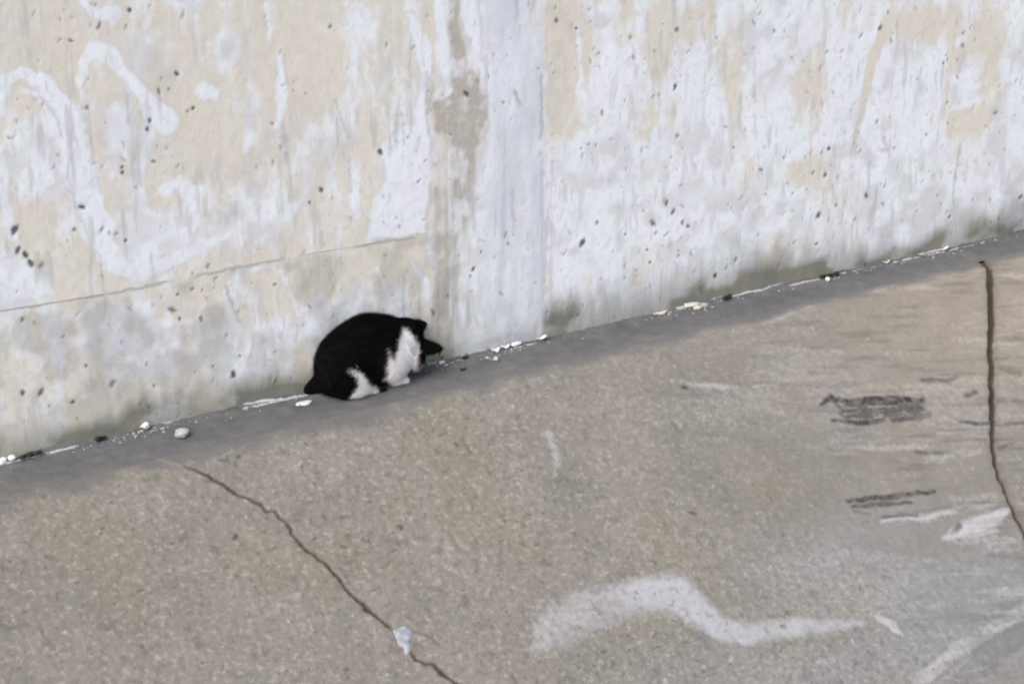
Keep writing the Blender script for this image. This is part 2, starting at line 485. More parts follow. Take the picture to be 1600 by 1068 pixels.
    def add_pit(cx, cz, r, el, dark):
        sel = (np.abs(X - cx) < r * 3) & (np.abs(Z - cz) < r * el * 3)
        if not sel.any():
            return
        a = RNG.uniform(-0.9, 0.9)
        dx, dz = Xj[sel] - cx, Zj[sel] - cz
        u, v = dx * math.cos(a) + dz * math.sin(a), -dx * math.sin(a) + dz * math.cos(a)
        q = np.hypot(u / r, v / (r * el))
        k = 1 - sstep(0.45, 1.35, q)
        pit[sel] = np.maximum(pit[sel], dark * k)
        dep[sel] = np.maximum(dep[sel], k)
    Xj = X + 0.010 * (fbm(X * 95, Z * 95, 3, 401) - 0.5)
    Zj = Z + 0.010 * (fbm(X * 95, Z * 95, 3, 409) - 0.5)
    for (px, py, s) in pits:
        cx, cz = W(px, py)
        add_pit(cx, cz, s * 0.47 / 520, RNG.uniform(0.9, 2.1), RNG.uniform(0.55, 0.95))
    for k in range(1500):
        cx = RNG.uniform(*XR)
        dens = 0.5 + 0.5 * (cx > xr)
        if RNG.random() > dens:
            continue
        cz = (RNG.random() ** 1.2) * 1.5
        s = RNG.uniform(1.5, 4.6)
        add_pit(cx, cz, s * 0.42 / 520, RNG.uniform(1.0, 3.4), RNG.uniform(0.12, 0.6))
    # scratches and hairlines
    S = np.zeros(X.shape)
    for p, wd, amp in (
        ([(523, 158), (535, 190), (545, 215)], 3, 0.6), ([(352, 448), (362, 478), (374, 500)], [5, 3], 0.8), ([(545, 250), (548, 300)], 3, 0.5),
        ([(627, 175), (632, 225)], 3, 0.5), ([(656, 215), (650, 235)], 6, 0.4), ([(845, 118), (846, 200), (843, 215)], [5, 3], 0.7),
        ([(846, 240), (848, 470)], 3, 0.5), ([(862, 250), (860, 500)], 2, 0.4), ([(788, 200), (785, 420)], 4, 0.35), ([(804, 142), (812, 165)], [7, 4], 0.8),
        ([(758, 90), (762, 200)], 4, 0.4), ([(200, 150), (200, 190)], 5, 0.4), ([(110, 235), (105, 280), (122, 330), (150, 395)], 3, 0.45),
        ([(62, 150), (90, 185), (97, 215)], 4, 0.45), ([(1500, 225), (1492, 270), (1488, 320)], [4, 5, 3], 0.6), ([(1420, 240), (1422, 300)], 3, 0.35),
        ([(1380, 215), (1386, 235), (1374, 232)], [8, 6], 0.5), ([(1330, 380), (1331, 350)], 4, 0.5), ([(1018, 110), (1022, 150)], 4, 0.5), ([(130, 160), (136, 230)], 3, 0.4), ([(705, 240), (710, 480)], 3, 0.35),
        ([(1245, 40), (1244, 70)], 3, 0.4), ([(1195, 150), (1200, 230)], 3, 0.25), ([(855, 340), (850, 430)], 4, 0.4),
    ):
        S = np.maximum(S, amp * stroke(Xj, Zj, W, p, wd, 2.5))
    sl = np.abs(Z - seam(X) + 0.002 * (fbm(X * 30, X * 0, 3, 145) - 0.5)) < 0.004
    S = np.maximum(S, 0.75 * sl * sstep(0.3, 0.55, fbm(X * 8, X * 0 + 3, 3, 147)) * sstep(W(675, 366)[0], W(655, 366)[0], X))
    S = np.maximum(S, 0.45 * sstep(0.62, 0.72, fbm(X * 60, Z * 7, 3, 131)) * sstep(0.5, 0.7, fbm(X * 5, Z * 5, 3, 137)))
    y = 0.0003 * paint - 0.0013 * dep + 0.0012 * (fbm(X * 45, Z * 40, 3, 201) - 0.5) - 0.0006 * B + 0.006 * (fbm(X * 3, Z * 3, 2, 211) - 0.5)
    mask = np.stack([paint, np.clip(G, 0, 1), pit, B], -1)
    edge_shade_mottle = 4 * P * (1 - P) * sstep(0.35, 0.65, fbm(X * 20 + 3, Z * 20, 3, 321)) * 0.55  # thin shadow lines painted grey along the edges of the white marks
    edge_shade_mottle = np.maximum(edge_shade_mottle, 0.55 * sstep(0.56, 0.70, fbm(X * 80, Z * 16, 4, 331)) * sstep(0.4, 0.62, fbm(X * 7, Z * 5, 3, 337)))
    edge_shade_mottle = np.maximum(edge_shade_mottle, 0.3 * sstep(0.60, 0.74, fbm(X * 90, Z * 70, 3, 341)))
    mask2 = np.stack([edge_shade_mottle, cool, S, 0 * G], -1)
    return y, mask, mask2

def spaced(lo, a, b, hi, d, coarse=0.12):
    left = np.linspace(lo, a, max(2, int((a - lo) / coarse) + 1))[:-1] if lo < a else np.array([])
    mid = np.linspace(a, b, int((b - a) / d) + 1)
    rt = np.linspace(b, hi, max(2, int((hi - b) / coarse) + 1))[1:] if hi > b else np.array([])
    return np.concatenate([left, mid, rt])

XL, XRT = on_wall(-70, 600)[0], on_wall(1680, 200)[0]
XR = (XL, XRT)
ZTOP_VIEW = on_wall(0, -60)[1] + 0.03
WALL_TOP = 2.3
X0, X1 = -7.0, 9.0
xa, xb = on_wall(766, 300)[0], on_wall(853, 300)[0]
s0, s1 = on_wall(0, 487), on_wall(660, 366)
seam = lambda x: s0[1] + (s1[1] - s0[1]) * (x - s0[0]) / (s1[0] - s0[0]) + 0.004 * np.sin(x * 7.0)
DW = 0.0034
gap = lambda x: 0.0006 * sstep(0.40, 0.60, fbm(x * 6, x * 0 + 5, 3, 149)) * (x < on_wall(660, 366)[0])
wall = tag(empty('concrete_wall', (0.2, 0.13, 0)), 'tall weathered concrete wall with flaking white paint behind the cat', 'wall')

def panel(name, xs, zlo, zhi, nz_dense, front, label):
    """a slab of the wall: dense face in view, coarse above it, with edges turned back"""
    zl, zh = zlo(xs), zhi(xs)
    ztopv = np.minimum(zh, ZTOP_VIEW)
    tt = np.linspace(0, 1, nz_dense)
    Zd = zl[:, None] + (ztopv - zl)[:, None] * tt[None, :]
    if (zh > ZTOP_VIEW + 0.05).any():
        tu = np.linspace(0, 1, 9)[1:]
        Zd = np.concatenate([Zd, ztopv[:, None] + (zh - ztopv)[:, None] * tu[None, :]], 1)
    Xd = np.repeat(xs[:, None], Zd.shape[1], 1)
    y, m1, m2 = wall_fields(Xd.ravel(), Zd.ravel())
    nu, nv = Xd.shape
    Y = (-y).reshape(nu, nv) - front
    # worn arris along the slab's edges, then the returns
    er = 0.0 * (0.2 + fbm(Xd * 40, Zd * 40, 3, 77))
    Y[:, 0] += er[:, 0]; Y[:, -1] += er[:, -1]; Y[0, :] += er[0, :]; Y[-1, :] += er[-1, :]
    V = np.stack([Xd.ravel(), Y.ravel(), Zd.ravel()], -1)
    F = grid_faces(nu, nv)
    idx = np.arange(nu * nv).reshape(nu, nv)
    ring = np.concatenate([idx[:, 0], idx[-1, 1:], idx[-2::-1, -1], idx[0, -2:0:-1]])
    nb = len(V) + len(ring)
    Vf = V[ring].copy(); Vr = Vf.copy(); Vr[:, 1] = 0.05
    j = np.arange(len(ring)); jn = (j + 1) % len(ring)
    Fr = np.stack([nb - len(ring) + j, nb + j, nb + jn, nb - len(ring) + jn], -1)
    V = np.concatenate([V, Vf, Vr]); F = np.concatenate([F, Fr])
    m1 = np.concatenate([m1, m1[ring], m1[ring]]); m2 = np.concatenate([m2, m2[ring], m2[ring]])
    V = V - np.array([0.2, 0.13, 0])
    o = link(name, np_mesh(name, V, F, {'mask': m1, 'mask2': m2}), MAT_WALL, wall)
    if label:
        o['label'] = label
    return o

const = lambda v: (lambda x: np.full(np.shape(x), v))
xs_left = spaced(X0, XL, xa, xa, DW)
xs_mid = np.linspace(xa, xb, int((xb - xa) / DW))
xs_right = spaced(xb + 0.0003, xb + 0.0003, XRT, X1, DW)
panel('wall_panel', xs_left, const(-0.06), lambda x: seam(x) - gap(x), 130, 0.0005, 'lower course of the wall, mottled grey and white')
panel('wall_panel', xs_left, lambda x: seam(x) + gap(x), const(WALL_TOP), 230, 0.0005, 'beige wall panel with looping white paint strokes')
panel('joint_strip', xs_mid, const(-0.06), const(WALL_TOP), 330, 0.0005, 'smooth bluish strip between two wall panels')
panel('wall_panel', xs_right, const(-0.06), const(WALL_TOP), 330, 0.0005, 'mostly white wall panel with beige bare patches')
import bmesh
def box_mesh(name, lo, hi, bev=0.0):
    bm = bmesh.new()
    bmesh.ops.create_cube(bm, size=1)
    for v in bm.verts:
        v.co = Vector([lo[i] + (v.co[i] + 0.5) * (hi[i] - lo[i]) for i in range(3)])
    if bev:
        bmesh.ops.bevel(bm, geom=bm.edges[:], offset=bev, segments=2, affect='EDGES', profile=0.5)
    me = bpy.data.meshes.new(name)
    bm.to_mesh(me); bm.free()
    return me
link('wall_core', box_mesh('wall_core', (X0 - 0.2, 0.006 - 0.13, -0.3), (X1 - 0.2, 0.15, WALL_TOP - 0.004)), MAT_BACK, wall)

# ------------------------------------------------------------------ gutter ledge along the wall foot
g0, g1 = np.array(on_floor(0, 776)), np.array(on_floor(1600, 392))
EDGE = lambda x: g0[1] + (g1[1] - g0[1]) * (x - g0[0]) / (g1[0] - g0[0])
xs = spaced(X0, XL - 0.15, XRT + 0.1, X1, 0.0036)
nv = 90
ww = np.linspace(0, 1, nv)
yb = np.minimum(EDGE(xs), 0.0)
Xg = np.repeat(xs[:, None], nv, 1)
Yg = 0.012 + (yb - 0.012)[:, None] * ww[None, :]
dwall = 0.012 - Yg
dedge = Yg - yb[:, None]
bump = 0.010 * (fbm(Xg * 6, Yg * 0 + 1, 3, 61)) + 0.008 * fbm(Xg * 45, Yg * 45, 3, 63)
fil = np.exp(-np.maximum(dwall - 0.012, 0) / (0.010 + 0.018 * fbm(Xg * 5, Yg * 0 + 4, 3, 67)))
Zg = bump * fil + 0.004 * (fbm(Xg * 30, Yg * 30, 3, 69) - 0.5) * sstep(0, 0.03, dedge)
line = fbm(Xg * 4, Yg * 0 + 8, 3, 83)
mort = np.exp(-((dwall - 0.020 - 0.010 * line) / 0.006) ** 2) * 0.7 * sstep(0.50, 0.66, line + 0.3 * (fbm(Xg * 60, Yg * 60, 2, 85) - 0.5))
fl = lambda p, q: (on_floor(p, q)[0], on_floor(p, q)[1])
for p, wd, amp in (
    ([(45, 706), (120, 692), (175, 678)], [6, 7, 6], 0.9), ([(175, 677), (215, 668), (260, 662), (330, 645), (400, 632), (440, 626)], [6, 8, 8, 7, 5, 3], 1.0),
    ([(670, 572), (700, 562), (735, 552)], [12, 8, 6], 0.5), ([(740, 550), (800, 536), (850, 528)], [8, 10, 6], 0.8),
    ([(950, 505), (1000, 495), (1042, 489)], [5, 8, 6], 1.0), ([(1060, 484), (1100, 478)], [10, 8], 0.8), ([(1110, 472), (1180, 458), (1225, 446)], [5, 5, 3], 0.8),
    ([(1290, 428), (1330, 420)], [3, 4], 0.6), ([(1370, 410), (1420, 402), (1480, 391)], [4, 5, 6], 0.9), ([(1500, 384), (1600, 366)], [3, 3], 0.5),
    ([(0, 716), (22, 708)], [8, 6], 0.8),
):
    mort = np.maximum(mort, amp * stroke(Xg + 0.01 * (fbm(Xg * 40, Yg * 40, 2, 411) - 0.5), Yg + 0.008 * (fbm(Xg * 40, Yg * 40, 2, 413) - 0.5), fl, p, wd, 4))
grime = sstep(0.5, 0.75, fbm(Xg * 9, Yg * 14, 4, 87)) * np.exp(-dwall / 0.06) * 0.9
dust = sstep(0.06, 0.0, dedge + 0.06 * (fbm(Xg * 25, Yg * 25, 3, 89) - 0.5)) * 0.2
gm = np.stack([mort, grime, dust, 0 * dust], -1).reshape(-1, 4)
Vg = np.stack([Xg, Yg, Zg], -1).reshape(-1, 3)
gutter = link('gutter', np_mesh('gutter', Vg, grid_faces(len(xs), nv)[:, ::-1], {'mask': gm}), MAT_GUTTER)
tag(gutter, 'dark smooth concrete ledge along the foot of the wall', None, None, 'structure')

# ------------------------------------------------------------------ concrete slope below the gutter
SLOPE = math.radians(28.0)
U = np.array([g1[0] - g0[0], g1[1] - g0[1], 0.0]); U /= np.linalg.norm(U)
NH = np.array([U[1], -U[0], 0.0])
DN = NH * math.cos(SLOPE) - ZV * math.sin(SLOPE)
NN = NH * math.sin(SLOPE) + ZV * math.cos(SLOPE)
B0 = np.array([g0[0], g0[1], 0.0])

def on_slope(px, py):
    d = ray(px, py)
    k = np.dot(B0 - CAM, NN) / np.dot(d, NN)
    p = CAM + d * k - B0
    return np.dot(p, U), np.dot(p, DN)

def slope_fields(S, T):
    L = on_slope
    jx = fbm(S * 50, T * 50, 3, 501) - 0.5
    jy = fbm(S * 50, T * 50, 3, 503) - 0.5
    Sj, Tj = S + 0.010 * jx, T + 0.010 * jy
    Sw, Tw = S + 0.035 * (fbm(S * 14, T * 14, 4, 511) - 0.5), T + 0.03 * (fbm(S * 14, T * 14, 4, 513) - 0.5)
    st = lambda p, wd, s=4.0: stroke(Sj, Tj, L, p, wd, s)
    sw = lambda p, wd, s=8.0: stroke(Sw, Tw, L, p, wd, s)
    n1 = fbm(S * 10, T * 30, 4, 521)
    n2 = fbm(S * 60, T * 60, 3, 523)
    pale = np.zeros(S.shape)
    # long white paint smear
    wash0 = poly(Sw * 0.4 + Sj * 0.6, Tw * 0.4 + Tj * 0.6, L, [(836, 970), (858, 940), (910, 922), (1000, 903), (1066, 897), (1084, 912), (1100, 945), (1128, 970), (1112, 990), (1080, 972), (1036, 952), (985, 960), (930, 985), (880, 1012), (846, 1010)], 13)
    cover = 0.55 + 0.45 * sstep(0.3, 0.6, fbm(S * 16, T * 16, 4, 533))
    tail = st([(1066, 915), (1092, 948), (1120, 980), (1160, 990), (1200, 984), (1260, 978), (1318, 974), (1346, 972)], [30, 36, 38, 36, 30, 26, 14, 6], 8)
    fade = 0.35 + 0.65 * sstep(L(840, 960)[0], L(1040, 940)[0], S + 0.25 * (fbm(S * 9, T * 9, 4, 535) - 0.5))
    veil = np.clip(np.maximum(0.85 * wash0 * cover * fade, 0.8 * tail * (0.4 + 0.6 * cover)), 0, 1)
    pale = np.maximum(pale, 0.45 * sw([(838, 1010), (858, 970), (920, 960)], [30, 40, 20], 14))
    pale = np.maximum(pale, 0.7 * st([(1372, 964), (1390, 972), (1408, 990)], [10, 16, 10], 4))
    pale = np.maximum(pale, 0.2 * st([(1345, 972), (1370, 968)], [8, 6], 6))
    # worn pale patches
    for p, wd, amp in (
        ([(1480, 842), (1510, 828), (1545, 818), (1570, 800)], [18, 34, 36, 18], 0.85), ([(1380, 815), (1480, 800), (1560, 785)], [10, 14, 10], 0.7),
        ([(1450, 725), (1520, 700)], [20, 30], 0.5), ([(1040, 598), (1130, 600), (1290, 604)], [10, 12, 6], 0.6), ([(1190, 508), (1260, 482), (1340, 462), (1420, 440)], [6, 8, 8, 5], 0.55),
        ([(1250, 452), (1320, 440), (1500, 428)], [10, 26, 16], 0.3), ([(1420, 500), (1500, 506), (1545, 500)], [8, 14, 8], 0.35), ([(1380, 742), (1460, 735), (1540, 730)], [4, 6, 4], 0.4),
        ([(1560, 720), (1600, 710)], [10, 10], 0.6), ([(1575, 560), (1610, 556)], [6, 6], 0.4), ([(152, 710), (230, 712), (285, 728)], [2, 3, 3], 0.7), ([(1420, 1072), (1480, 1030), (1530, 992), (1610, 945)], [26, 30, 26, 20], 0.55),
        ([(1500, 1050), (1540, 1040)], [6, 8], 0.6), ([(860, 680), (872, 740)], [14, 12], 0.5), ([(805, 690), (812, 770)], [14, 12], 0.35), ([(1350, 560), (1450, 545)], [14, 20], 0.25),
        ([(1290, 680), (1420, 690), (1500, 690)], [20, 30, 26], 0.25),
    ):
        pale = np.maximum(pale, amp * sw(p, wd, 7) * (0.45 + 0.55 * sstep(0.3, 0.6, n1)))
    pale = np.maximum(pale, 0.45 * sstep(0.80, 0.88, fbm(S * 60, T * 60, 2, 541)))
    ea = np.array(L(1500, 600)) - np.array(L(1300, 604)); ea /= np.linalg.norm(ea)
    al, ac = S * ea[0] + T * ea[1], -S * ea[1] + T * ea[0]
    rt = sstep(1.7, 2.6, S + 0.5 * (fbm(S * 2.5, T * 2.5, 3, 547) - 0.5))
    stk = fbm(al * 4 + 0.5 * fbm(al * 9, ac * 20, 3, 553), ac * 26, 6, 543, 0.62)
    pale = np.maximum(pale, 0.30 * sstep(1.2, 2.2, S) * sstep(0.46, 0.62, fbm(al * 2.2 + 4, ac * 5, 4, 569)))
    pale = np.maximum(pale, 0.42 * rt * sstep(0.46, 0.74, stk))
    vst = fbm(S * 26 + T * 9, T * 6, 4, 549)
    pale = np.maximum(pale, 0.13 * sstep(0.53, 0.74, vst))
    dark = np.zeros(S.shape)
    dark = np.maximum(dark, 0.30 * rt * sstep(0.55, 0.75, fbm(al * 6 + 9, ac * 55, 5, 545, 0.62)))
    # dark rubbed marks: rows of short ticks and streaks
    for p, wd, amp in (
        ([(1283, 632), (1300, 619), (1316, 640)], [3, 8, 4], 0.8), ([(1305, 622), (1330, 628), (1360, 624), (1395, 624), (1442, 624)], [6, 11, 14, 13, 6], 0.85),
        ([(1312, 641), (1345, 640), (1385, 640), (1440, 636)], [3, 8, 9, 7], 0.7), ([(1350, 628), (1354, 656)], [8, 7], 0.5), ([(1300, 655), (1330, 658), (1345, 659), (1380, 655)], [3, 6, 7, 6], 0.8),
        ([(1385, 640), (1380, 658)], 4, 0.6), ([(1395, 655), (1430, 652), (1452, 648)], [6, 8, 7], 0.65), ([(1398, 634), (1402, 654)], 7, 0.6), ([(1442, 620), (1440, 630)], 5, 0.8),
        ([(1440, 593), (1462, 592), (1482, 595), (1494, 588)], [4, 6, 7, 5], 0.55), ([(1510, 618), (1524, 612)], [5, 7], 0.6), ([(1500, 658), (1525, 661), (1548, 661)], [4, 6, 4], 0.65), ([(1560, 664), (1600, 660)], [4, 5], 0.5),
        ([(1432, 706), (1450, 707), (1482, 705)], [4, 5, 3], 0.5), ([(1325, 781), (1380, 776), (1460, 766)], [4, 8, 4], 0.75), ([(1330, 790), (1380, 786), (1425, 784)], [3, 7, 4], 0.65), ([(1380, 806), (1430, 803)], [3, 5], 0.6),
        ([(1335, 798), (1360, 803)], [5, 3], 0.35), ([(1486, 834), (1500, 822)], [4, 6], 0.6), ([(1565, 575), (1590, 580)], [10, 12], 0.35), ([(1558, 625), (1600, 628)], [4, 5], 0.4), ([(1562, 700), (1580, 694)], [5, 4], 0.45),
        ([(1068, 605), (1073, 606)], 7, 0.8), ([(1080, 801), (1085, 804)], 7, 0.7), ([(1222, 979), (1226, 980)], 7, 0.8), ([(365, 843), (369, 838)], 7, 0.7), ([(345, 718), (358, 720)], 6, 0.5), ([(372, 713), (374, 714)], 7, 0.6), ([(712, 694), (713, 695)], 8, 0.6),
        ([(325, 752), (327, 753)], 7, 0.6), ([(623, 822), (626, 826)], 7, 0.7), ([(505, 806), (507, 812)], 5, 0.5), ([(1500, 1068), (1550, 1022), (1610, 980)], [22, 26, 22], 0.24),
    ):
        wd = [v * 1.35 + 1.5 for v in wd] if isinstance(wd, list) else wd * 0.9
        dark = np.maximum(dark, min(1.0, amp * 1.2) * st(p, wd, 2.6) * (0.6 + 0.4 * sstep(0.35, 0.55, n2)))
    wash = poly(Sj * 0.5 + Sw * 0.5, Tj * 0.5 + Tw * 0.5, L, [(1296, 622), (1330, 620), (1400, 618), (1446, 622), (1448, 640), (1452, 652), (1390, 657), (1330, 658), (1310, 644)], 5)
    dark = np.maximum(dark, wash * 0.75 * sstep(0.45, 0.57, fbm(al * 26, ac * 85, 5, 559, 0.66)))
    pm = (fbm(S * 75, T * 75, 2, 551))
    coarse = np.clip(0.16 + 0.66 * (1 - sstep(1.35, 2.4, S + 0.6 * (fbm(S * 3, T * 3, 3, 561) - 0.5))) + 0.3 * sstep(0.6, 1.2, T), 0.12, 1.0)
    dark = np.maximum(dark, 0.6 * coarse * sstep(0.77, 0.88, pm))
    dark = np.maximum(dark, 0.35 * coarse * sstep(0.66, 0.80, fbm(S * 38, T * 38, 4, 557)))
    top_dark = (1 - sstep(0.0, 1.0, (T + (0.085 - 0.045 * sstep(0.8, 2.4, S)) * (fbm(S * 12, T * 16, 5, 571) - 0.5)) / (0.058 - 0.030 * sstep(0.8, 2.4, S)))) * (0.9 - 0.25 * sstep(2.8, 3.6, S)) * (1 - 0.7 * stroke(Sj, Tj, L, [(152, 711), (230, 713), (286, 728)], [2.5, 3.5, 3.5], 2.5))  # darker towards the top edge, fading out downslope
    warm = sstep(2.0, 3.0, S) * (1 - sstep(0.35, 0.75, T + 0.25 * (fbm(S * 4, T * 8, 3, 577) - 0.5))) * 0.9
    cool = np.zeros(S.shape)
    for c, r, amp in (((1330, 850), (130, 60), 0.7), ((1500, 960), (180, 110), 1.0), ((1350, 1010), (170, 70), 0.8), ((1150, 1030), (200, 60), 0.3)):
        cool = np.maximum(cool, amp * blob(Sw, Tw, L, c, r, 0.6))
    green = 0.85 * sstep(0.45, 0.68, fbm(S * 5, T * 5, 4, 583)) * (1 - sstep(1.6, 3.0, S))
    crack = np.zeros(S.shape); cd_ = np.zeros(S.shape)
    for p, wd, amp in (
        ([(286, 727), (300, 733), (322, 742), (345, 755), (368, 770), (398, 782), (408, 788), (416, 797), (428, 798), (440, 810), (452, 826), (462, 843), (478, 858), (490, 864), (505, 879), (516, 889), (530, 906), (545, 927), (562, 940), (580, 957), (596, 968), (610, 980)],
         [2, 3, 4.5, 4, 4.5, 4, 4, 3.5, 4, 4, 4.5, 4, 4.5, 4, 4.5, 5, 4, 4.5, 4.5, 6, 5, 4], 1),
        ([(636, 1014), (650, 1030), (664, 1036), (680, 1038), (690, 1052), (704, 1062), (722, 1072), (745, 1095), (775, 1120)], [3, 4.5, 4, 5, 7, 5, 6, 5, 4], 1),
        ([(640, 984), (662, 990), (680, 1000), (692, 1012)], [2.5, 3, 3, 2], 0.55), ([(610, 980), (622, 1000), (636, 1014)], [3, 3, 3], 0.8),
        ([(1430, 1085), (1490, 1040), (1545, 1002), (1625, 948)], [4, 5, 5, 4], 0.22),
    ):
        k = amp * stroke(S + 0.012 * jx, T + 0.012 * jy, L, p, wd, 2.6)
        crack = np.maximum(crack, k)
    return pale, dark, top_dark, coarse, warm, cool, crack, green, veil

GROOVE = [(1516, 403), (1534, 406), (1546, 420), (1549, 470), (1549, 560), (1551, 640), (1551, 700), (1560, 742), (1582, 795), (1604, 840), (1650, 935), (1700, 1030)]
GW = [9, 11, 11, 11, 10, 9, 7, 6, 6, 6, 6, 6]
LOWER = [(1380, 1122), (1430, 1085), (1490, 1040), (1545, 1002), (1625, 948)]
smin = min(on_slope(-60, 1140)[0], on_slope(-60, 780)[0]); smax = max(on_slope(1680, 380)[0], on_slope(1680, 1140)[0])
tmax = max(on_slope(1680, 1140)[1], on_slope(0, 1140)[1])
ss = spaced(-7.0, smin, smax, 10.0, 0.0042, 0.2)
tt = spaced(0.0, 0.0, tmax, 4.2, 0.0042, 0.2)
Sg, Tg = np.meshgrid(ss, tt, indexing='ij')
shape = Sg.shape
Sf, Tf = Sg.ravel(), Tg.ravel()
pale, dark, top_dark, coarse, warm, cool, crack, green, veil = slope_fields(Sf, Tf)
gp = [on_slope(*p) for p in GROOVE]
gd = seg_dist(Sf + 0.012 * (fbm(Sf * 40, Tf * 40, 4, 601) - 0.5), Tf, gp, [v / 555 for v in GW])
H = 0.0035 * (fbm(Sf * 70, Tf * 70, 3, 611) - 0.5) * (0.4 + coarse) + 0.012 * (fbm(Sf * 3, Tf * 3, 3, 613) - 0.5)
H = H * sstep(0, 0.06, Tf) - 0.006 * crack + 0.0012 * pale
gk = 1 - sstep(-0.003, 0.003, gd)
H = H - 0.009 * gk
groove_ao = np.exp(-(gd / 0.012) ** 2) * 0.25 * (gd > 0)  # dark halo beside the groove, occlusion painted into the crack colour
crack = np.maximum(crack, groove_ao)
crack = np.maximum(crack, 0.93 * gk)
m1 = np.stack([pale, dark, top_dark, coarse], -1)
m2 = np.stack([warm, cool, crack, green], -1)
m3 = np.stack([veil, 0 * veil, 0 * veil, 0 * veil], -1)
Vs = B0 + Sf[:, None] * U + Tf[:, None] * DN + H[:, None] * NN
Fs = grid_faces(*shape)[:, ::-1]
fs, ft = Sf[Fs].mean(1), Tf[Fs].mean(1)
fg = gd[Fs].mean(1)
# which side of the joints a face lies on
ga = np.array(gp)[2:]
side = fs > np.interp(ft, ga[:, 1], ga[:, 0], left=ga[0, 0], right=ga[-1, 0])
la = np.array([on_slope(*p) for p in LOWER])
order = np.argsort(la[:, 0]); la = la[order]
low = (ft > np.interp(fs, la[:, 0], la[:, 1], left=99, right=-99)) & (fs > la[0, 0]) & (fs < la[-1, 0] + 9) & (ft > 0.6)
cls = np.where(fg < 0.003, 3, np.where(side, 1, np.where(low, 2, 0)))
pave = empty('pavement', tuple(B0))
tag(pave, 'sloping grey concrete paving below the wall, cracked and stained', None, None, 'structure')
for k, nm, lab in ((0, 'slab', 'large speckled slab with a long crack and a white paint smear'), (1, 'slab', 'slab to the right of the brown joint'),
                   (2, 'slab', 'grey lower slab at the bottom right corner'), (3, 'joint', 'dark brown open joint with a hooked top')):
    f = Fs[cls == k]
    if len(f) == 0:
        continue
    v, f, at = compact(Vs - B0, f, {'mask': m1, 'mask2': m2, 'mask3': m3})
    o = link(nm, np_mesh(nm, v, f, at), MAT_SLOPE, pave)
    o['label'] = lab
# ground at the foot of the slope
zb = (B0 + DN * 4.1)[2]
gme = np_mesh('ground', [(-90, -90, zb), (90, -90, zb), (90, 90, zb), (-90, 90, zb)], [(0, 1, 2, 3)], None, False)
gobj = link('ground', gme, simple('far_concrete', lin(133, 128, 118), lin(120, 116, 108), 6.0))
tag(gobj, 'flat concrete ground at the foot of the slope', None, None, 'structure')

def slope_world(px, py, h=0.0):
    s, t = on_slope(px, py)
    return B0 + s * U + t * DN + h * NN

# mortar dab over the crack
def dab():
    pts = [(613, 984), (622, 980), (630, 976), (641, 979), (645, 990), (640, 1001), (645, 1012), (640, 1019), (634, 1027), (631, 1014), (621, 1008), (617, 995)]
    V = []; n = len(pts)
    for k, (sc, h) in enumerate(((1.0, -0.001), (0.85, 0.004), (0.45, 0.0055))):
        for p in pts:
            q = (630 + (p[0] - 630) * sc, 998 + (p[1] - 998) * sc)
            V.append(slope_world(*q, h + (random.uniform(-0.001, 0.001) if k else 0)) - B0)
    V.append(slope_world(630, 998, 0.006) - B0)
    F = []
    for k in range(2):
        for i in range(n):
            F.append((k * n + i, k * n + (i + 1) % n, (k + 1) * n + (i + 1) % n, (k + 1) * n + i))
    for i in range(n):
        F.append((2 * n + i, 2 * n + (i + 1) % n, 3 * n))
    me = bpy.data.meshes.new('mortar_patch')
    me.from_pydata([tuple(v) for v in V], [], F)
    bm = bmesh.new(); bm.from_mesh(me); bmesh.ops.recalc_face_normals(bm, faces=bm.faces); bm.to_mesh(me); bm.free()
    for p in me.polygons: p.use_smooth = True
    o = link('mortar_patch', me, MAT_PATCH, pave)
    o['label'] = 'small pale lilac mortar dab over the crack'
dab()

# ------------------------------------------------------------------ the cat
CAT_TURN = 0.0
CAT_PY = 590.4 + 0.055 * 207               # photo row of the cat's standing point, close to the wall
cat_x, cat_y = on_floor(585, CAT_PY)
cat = empty('cat', (cat_x, cat_y, 0.0))
cat.rotation_euler = (0, 0, CAT_TURN)
tag(cat, 'black and white cat crouching by the wall with its head down', 'cat')

def ell(P, c, r, rot=None):
    q = P - np.array(c)
    if rot is not None:
        q = q @ rot
    r = np.array(r)
    k0 = np.linalg.norm(q / r, axis=-1)
    k1 = np.linalg.norm(q / (r * r), axis=-1) + 1e-9
    return k0 * (k0 - 1.0) / k1

def cap(P, a, b, ra, rb):
    a, b = np.array(a), np.array(b)
    d = b - a
    t = np.clip(((P - a) @ d) / (d @ d), 0, 1)
    return np.linalg.norm(P - a - t[..., None] * d, axis=-1) - (ra + (rb - ra) * t)

def smin_(a, b, k):
    h = np.clip(0.5 + 0.5 * (b - a) / k, 0, 1)
    return b + (a - b) * h - k * h * (1 - h)

def rot_axes(f, up):
    f = np.array(f, float); f /= np.linalg.norm(f)
    up = np.array(up, float); up -= f * (up @ f); up /= np.linalg.norm(up)
    return np.stack([f, np.cross(up, f), up], 1)     # columns: forward, left, up

HEAD_C = np.array([0.100, 0.000, 0.122])
HEAD_R = rot_axes((0.031, 0.545, -0.78), (1.0, -0.2, -0.1))        # face looks down at the wall foot, head rolled
def hp(f, l, u):
    return HEAD_C + HEAD_R @ np.array([f, l, u])
EAR = []
for sgn in (1, -1):
    base = hp(0.002, sgn * 0.026, 0.032)
    tip = hp(-0.008, sgn * 0.048, 0.090) if sgn < 0 else hp(-0.004, 0.040, 0.059)
    EAR.append((base, tip))

